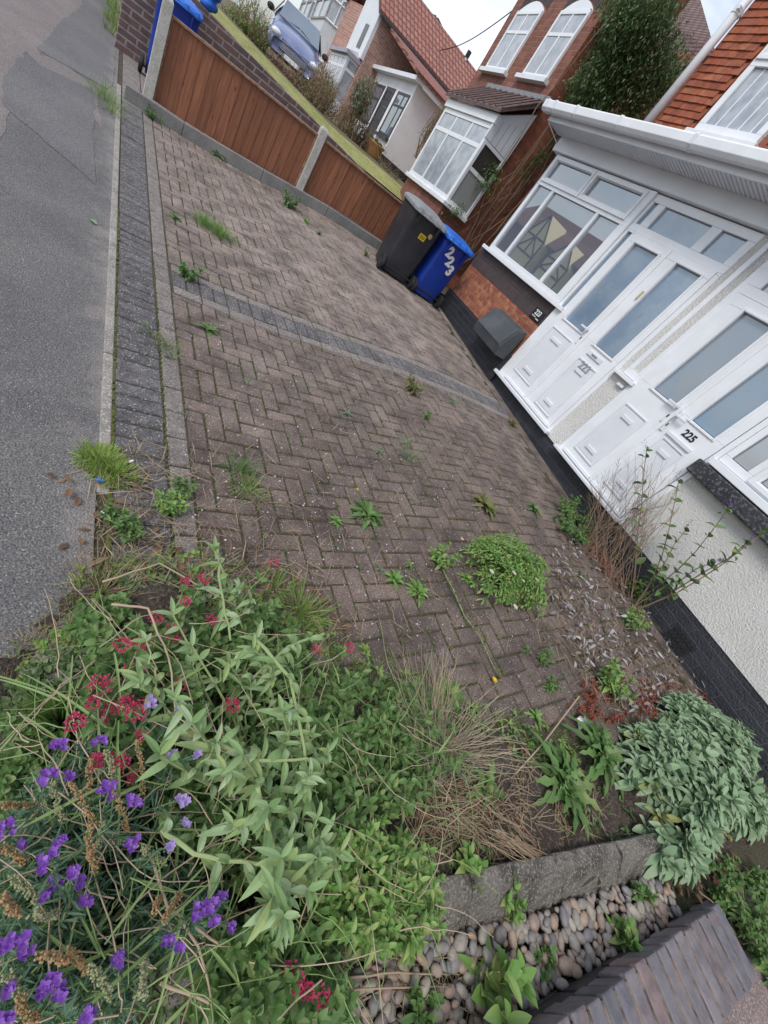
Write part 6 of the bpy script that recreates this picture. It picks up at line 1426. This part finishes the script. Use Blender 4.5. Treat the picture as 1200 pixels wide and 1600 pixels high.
# small litter
def scrap(u, w, L, Wd, m, lab, name='scrap', z=.02):
    p = gr(u, w); p.z += z; mb = MB(); a = rg.uniform(0, 3); mb.leaf(p, (math.cos(a), math.sin(a), .1), L, Wd, .1, 'round', 4, .5); o = mb.build(name, m); tag(o, lab, 'litter' if name == 'scrap' else 'leaf'); centre_origin(o)
scrap(160, 758, .03, .014, M['blue_lid'], 'blue plastic scrap in the grass by the edging'); scrap(155, 812, .035, .014, M['upvc'], 'white scrap of paper on the tarmac edge'); scrap(198, 728, .03, .01, M['upvc'], 'white scrap of paper by the grass clump')
scrap(135, 890, .07, .016, G['straw'], 'long tan dead leaf on the tarmac corner', 'fallen_leaf'); scrap(305, 838 + 100, .06, .035, G['brown'], 'curled brown leaf beside the valerian', 'fallen_leaf'); scrap(628, 1305, .07, .055, G['brown'], 'big russet leaf above the kerb', 'fallen_leaf'); scrap(445, 1005, .08, .06, G['brown'], 'large brown leaf next to the pale stems', 'fallen_leaf', .05); scrap(150, 352, .05, .035, G['sage'], 'pale green leaf fallen on the tarmac', 'fallen_leaf', .006)
# ---------------------------------------------------------------- climber on the neighbour's side wall
def climber():
    rg = random.Random(61); lf, st = MB(), MB(); P = [(948, -10), (1048, -10), (1050, 50), (1068, 110), (1000, 195), (925, 188), (890, 172), (888, 150), (905, 118), (935, 90), (950, 40)]
    cl = []
    for _ in range(620):
        u, w = sample(P, rg); q = ony(u, w, rg.uniform(7.45, 8.15)); cl.append(q)
    for q in cl:
        for _ in range(30):
            p = q + Vector((rg.gauss(0, .085), rg.gauss(0, .085), rg.gauss(0, .11))); a = rg.uniform(0, 6.28); lf.leaf(p, (math.cos(a), math.sin(a) - .4, rg.uniform(-1.4, .2)), rg.uniform(.05, .09), rg.uniform(.018, .03), .25, 'lance', 2, .3)
    for _ in range(14):
        q = rg.choice(cl); b = Vector((5.85 + rg.random() * .6, 8.15, .6)); st.tube(curve(b, q, rg, .12, 10, .05), .014, .006, 5)
    root = plant('climbing_shrub', 'huge dark green climber covering the gable behind the porch gutter', 'climber', [('stem', st, G['twig']), ('foliage', lf, G['dark'])], Vector((6.1, 8.0, .2)))
    lf, st = MB(), MB()
    for _ in range(28):
        u0, w0 = sample([(690, 385), (745, 400), (770, 370), (720, 330)], rg); u1, w1 = sample([(800, 300), (860, 240), (885, 190), (850, 230)], rg); a, b = ony(u0, w0, 8.12), ony(u1, w1, 8.12); a = a.lerp(b, rg.uniform(0, .5)); st.tube(curve(a, b, rg, .35, 14, .09), .0045, .002, 5, cap=False)
    for (poly, n) in (([(752, 262), (778, 258), (788, 285), (765, 305), (752, 296)], 20), ([(815, 265), (850, 235), (880, 190), (885, 215), (850, 262), (825, 285)], 34), ([(690, 330), (720, 320), (735, 300), (720, 340)], 8)):
        for _ in range(n):
            q = ony(*sample(poly, rg), rg.uniform(7.9, 8.12))
            for _ in range(16): p = q + rvec(rg, .08); a = rg.uniform(0, 6.28); lf.leaf(p, (math.cos(a), math.sin(a) - .3, rg.uniform(-1, .6)), .07, .025, .2, 'lance', 2, .3)
    plant('bare_creeper', 'mostly bare brown creeper stems on the neighbouring side wall', 'climber', [('stem', st, G['twig']), ('foliage', lf, G['mid'])], Vector((5.7, 8.1, .2)))
climber()
# ---------------------------------------------------------------- neighbour's front garden
def twiggy(poly, Y, n, zb, lab, kleaf, nleaf, rg, name='bare_shrub', grp='shrubs along the raised garden', tw='twig', Ls=.05):
    st, lf = MB(), MB(); tips = [ony(*sample(poly, rg), Y + rg.uniform(-.4, .5)) for _ in range(n)]; c = sum(tips, Vector()) / n; c.z = zb
    for t_ in tips:
        b = Vector((t_.x * .8 + c.x * .2 + rg.uniform(-.1, .1), t_.y, zb)); pts = curve(b, t_, rg, .2, 7, .03); st.tube(pts, .009, .003, 4, cap=False)
        for k in range(3): p, d = at_(pts, rg.uniform(.3, 1)); st.tube([p, p + (d + rvec(rg, .9)) * .16], .004, .002, 3, cap=False)
        for k in range(nleaf): p, d = at_(pts, rg.uniform(.2, 1)); lf.leaf(p + rvec(rg, .06), rvec(rg, 1), Ls * rg.uniform(.6, 1.2), Ls * .45, .2, 'lance', 2, .3)
    plant(name, lab, 'shrub', [('stem', st, G[tw]), ('foliage', lf, G[kleaf])], c, grp)
rg = random.Random(71)
twiggy([(345, 10), (395, -10), (425, 30), (410, 80), (380, 70)], 12.0, 120, 1.05, 'green and yellow shrub left of the parked car', 'grass', 22, rg)
twiggy([(385, 60), (430, 80), (470, 120), (460, 150), (400, 100)], 12.0, 90, 1.0, 'brown half bare shrub in front of the car bonnet', 'brown', 12, rg)
twiggy([(455, 110), (500, 95), (540, 150), (530, 185), (470, 150)], 12.2, 100, .95, 'tangled brown shrub below the right headlamp', 'olive', 12, rg)
twiggy([(495, 95), (515, 90), (530, 140), (510, 170), (490, 140)], 13, 80, .92, 'cut back pale stump with upright stems beside the car', 'straw', 5, rg)
twiggy([(520, 165), (575, 170), (600, 235), (560, 225)], 12.0, 90, .88, 'low brown shrub in front of the glazed porch', 'olive', 14, rg)
twiggy([(590, 245), (625, 280), (618, 300), (585, 262)], 11.6, 70, .85, 'low yellowish shrub by the white extension wall', 'olive', 20, rg)
twiggy([(510, 105), (530, 120), (525, 150), (510, 150)], 13.0, 30, .84, 'small fresh green shrub behind the cut back stump', 'bright', 30, rg)
twiggy([(560, 115), (592, 118), (588, 158), (560, 160)], 12.0, 60, 1.3, 'little olive tree in front of the black framed window', 'greyg', 26, rg, 'olive_tree', None, Ls=.07)
twiggy([(690, 165), (703, 152), (708, 165), (684, 186)], 11.5, 22, 1.5, 'green climber between white extension and bay', 'olive', 26, rg, 'wall_climber', None)
mb = MB()
Pst = [ony(545, 190, 12.2), ony(548, 175, 12.2), ony(556, 158, 12.2), ony(568, 150, 12.2)]; mb.tube(Pst, .07, .03, 8)
for k in range(14): p, d = at_(Pst, rg.uniform(.3, 1)); mb.tube([p, p + (d * .6 + rvec(rg, .8)) * .3], .03, .02, 6)
o = mb.build('pollarded_stump', G['twig']); tag(o, 'gnarled pollarded stump with stubby branches', 'tree stump'); centre_origin(o)
pc_ = ony(573, 250, 12.0); pc_.z = .78
root = empty('plant_pot', pc_, 'tan glazed pot with a leafy plant in front of the white extension', 'plant pot'); mb = MB()
prof = [(.13, 0), (.20, .10), (.235, .24), (.23, .36), (.25, .40), (.25, .43), (.21, .43), (.20, .36)]
n = 20
for (r, z) in prof:
    for k in range(n): a = 6.2832 * k / n; mb.v.append((pc_.x + r * math.cos(a), pc_.y + r * math.sin(a), pc_.z + z))
for i_ in range(len(prof) - 1):
    for k in range(n): mb.f.append((i_ * n + k, i_ * n + (k + 1) % n, (i_ + 1) * n + (k + 1) % n, (i_ + 1) * n + k)); mb.m.append(0)
mb.f.append(tuple((len(prof) - 1) * n + k for k in range(n))); mb.m.append(0)
mb.build('pot', M['terracotta'], root, smooth=True)
mb = MB()
for _ in range(220): a = rg.uniform(0, 6.28); mb.leaf(pc_ + Vector((rg.uniform(-.15, .15), rg.uniform(-.15, .15), .38)), (math.cos(a), math.sin(a), rg.uniform(.2, 1.6)), rg.uniform(.12, .30), .03, .4, 'lance', 3)
mb.build('foliage', G['mid'], root)
# weeds at the wall foot by the street
mb = MB(); 
for _ in range(26): blade_tuft(mb, Vector((rg.uniform(-.02, .14), rg.uniform(9.6, 15), 0)), 22, .22, rg, .06, .8, .008)
tag(mb.build('verge_grass', G['grass']), 'straggly grass along the foot of the street wall', 'grass', kind='stuff')
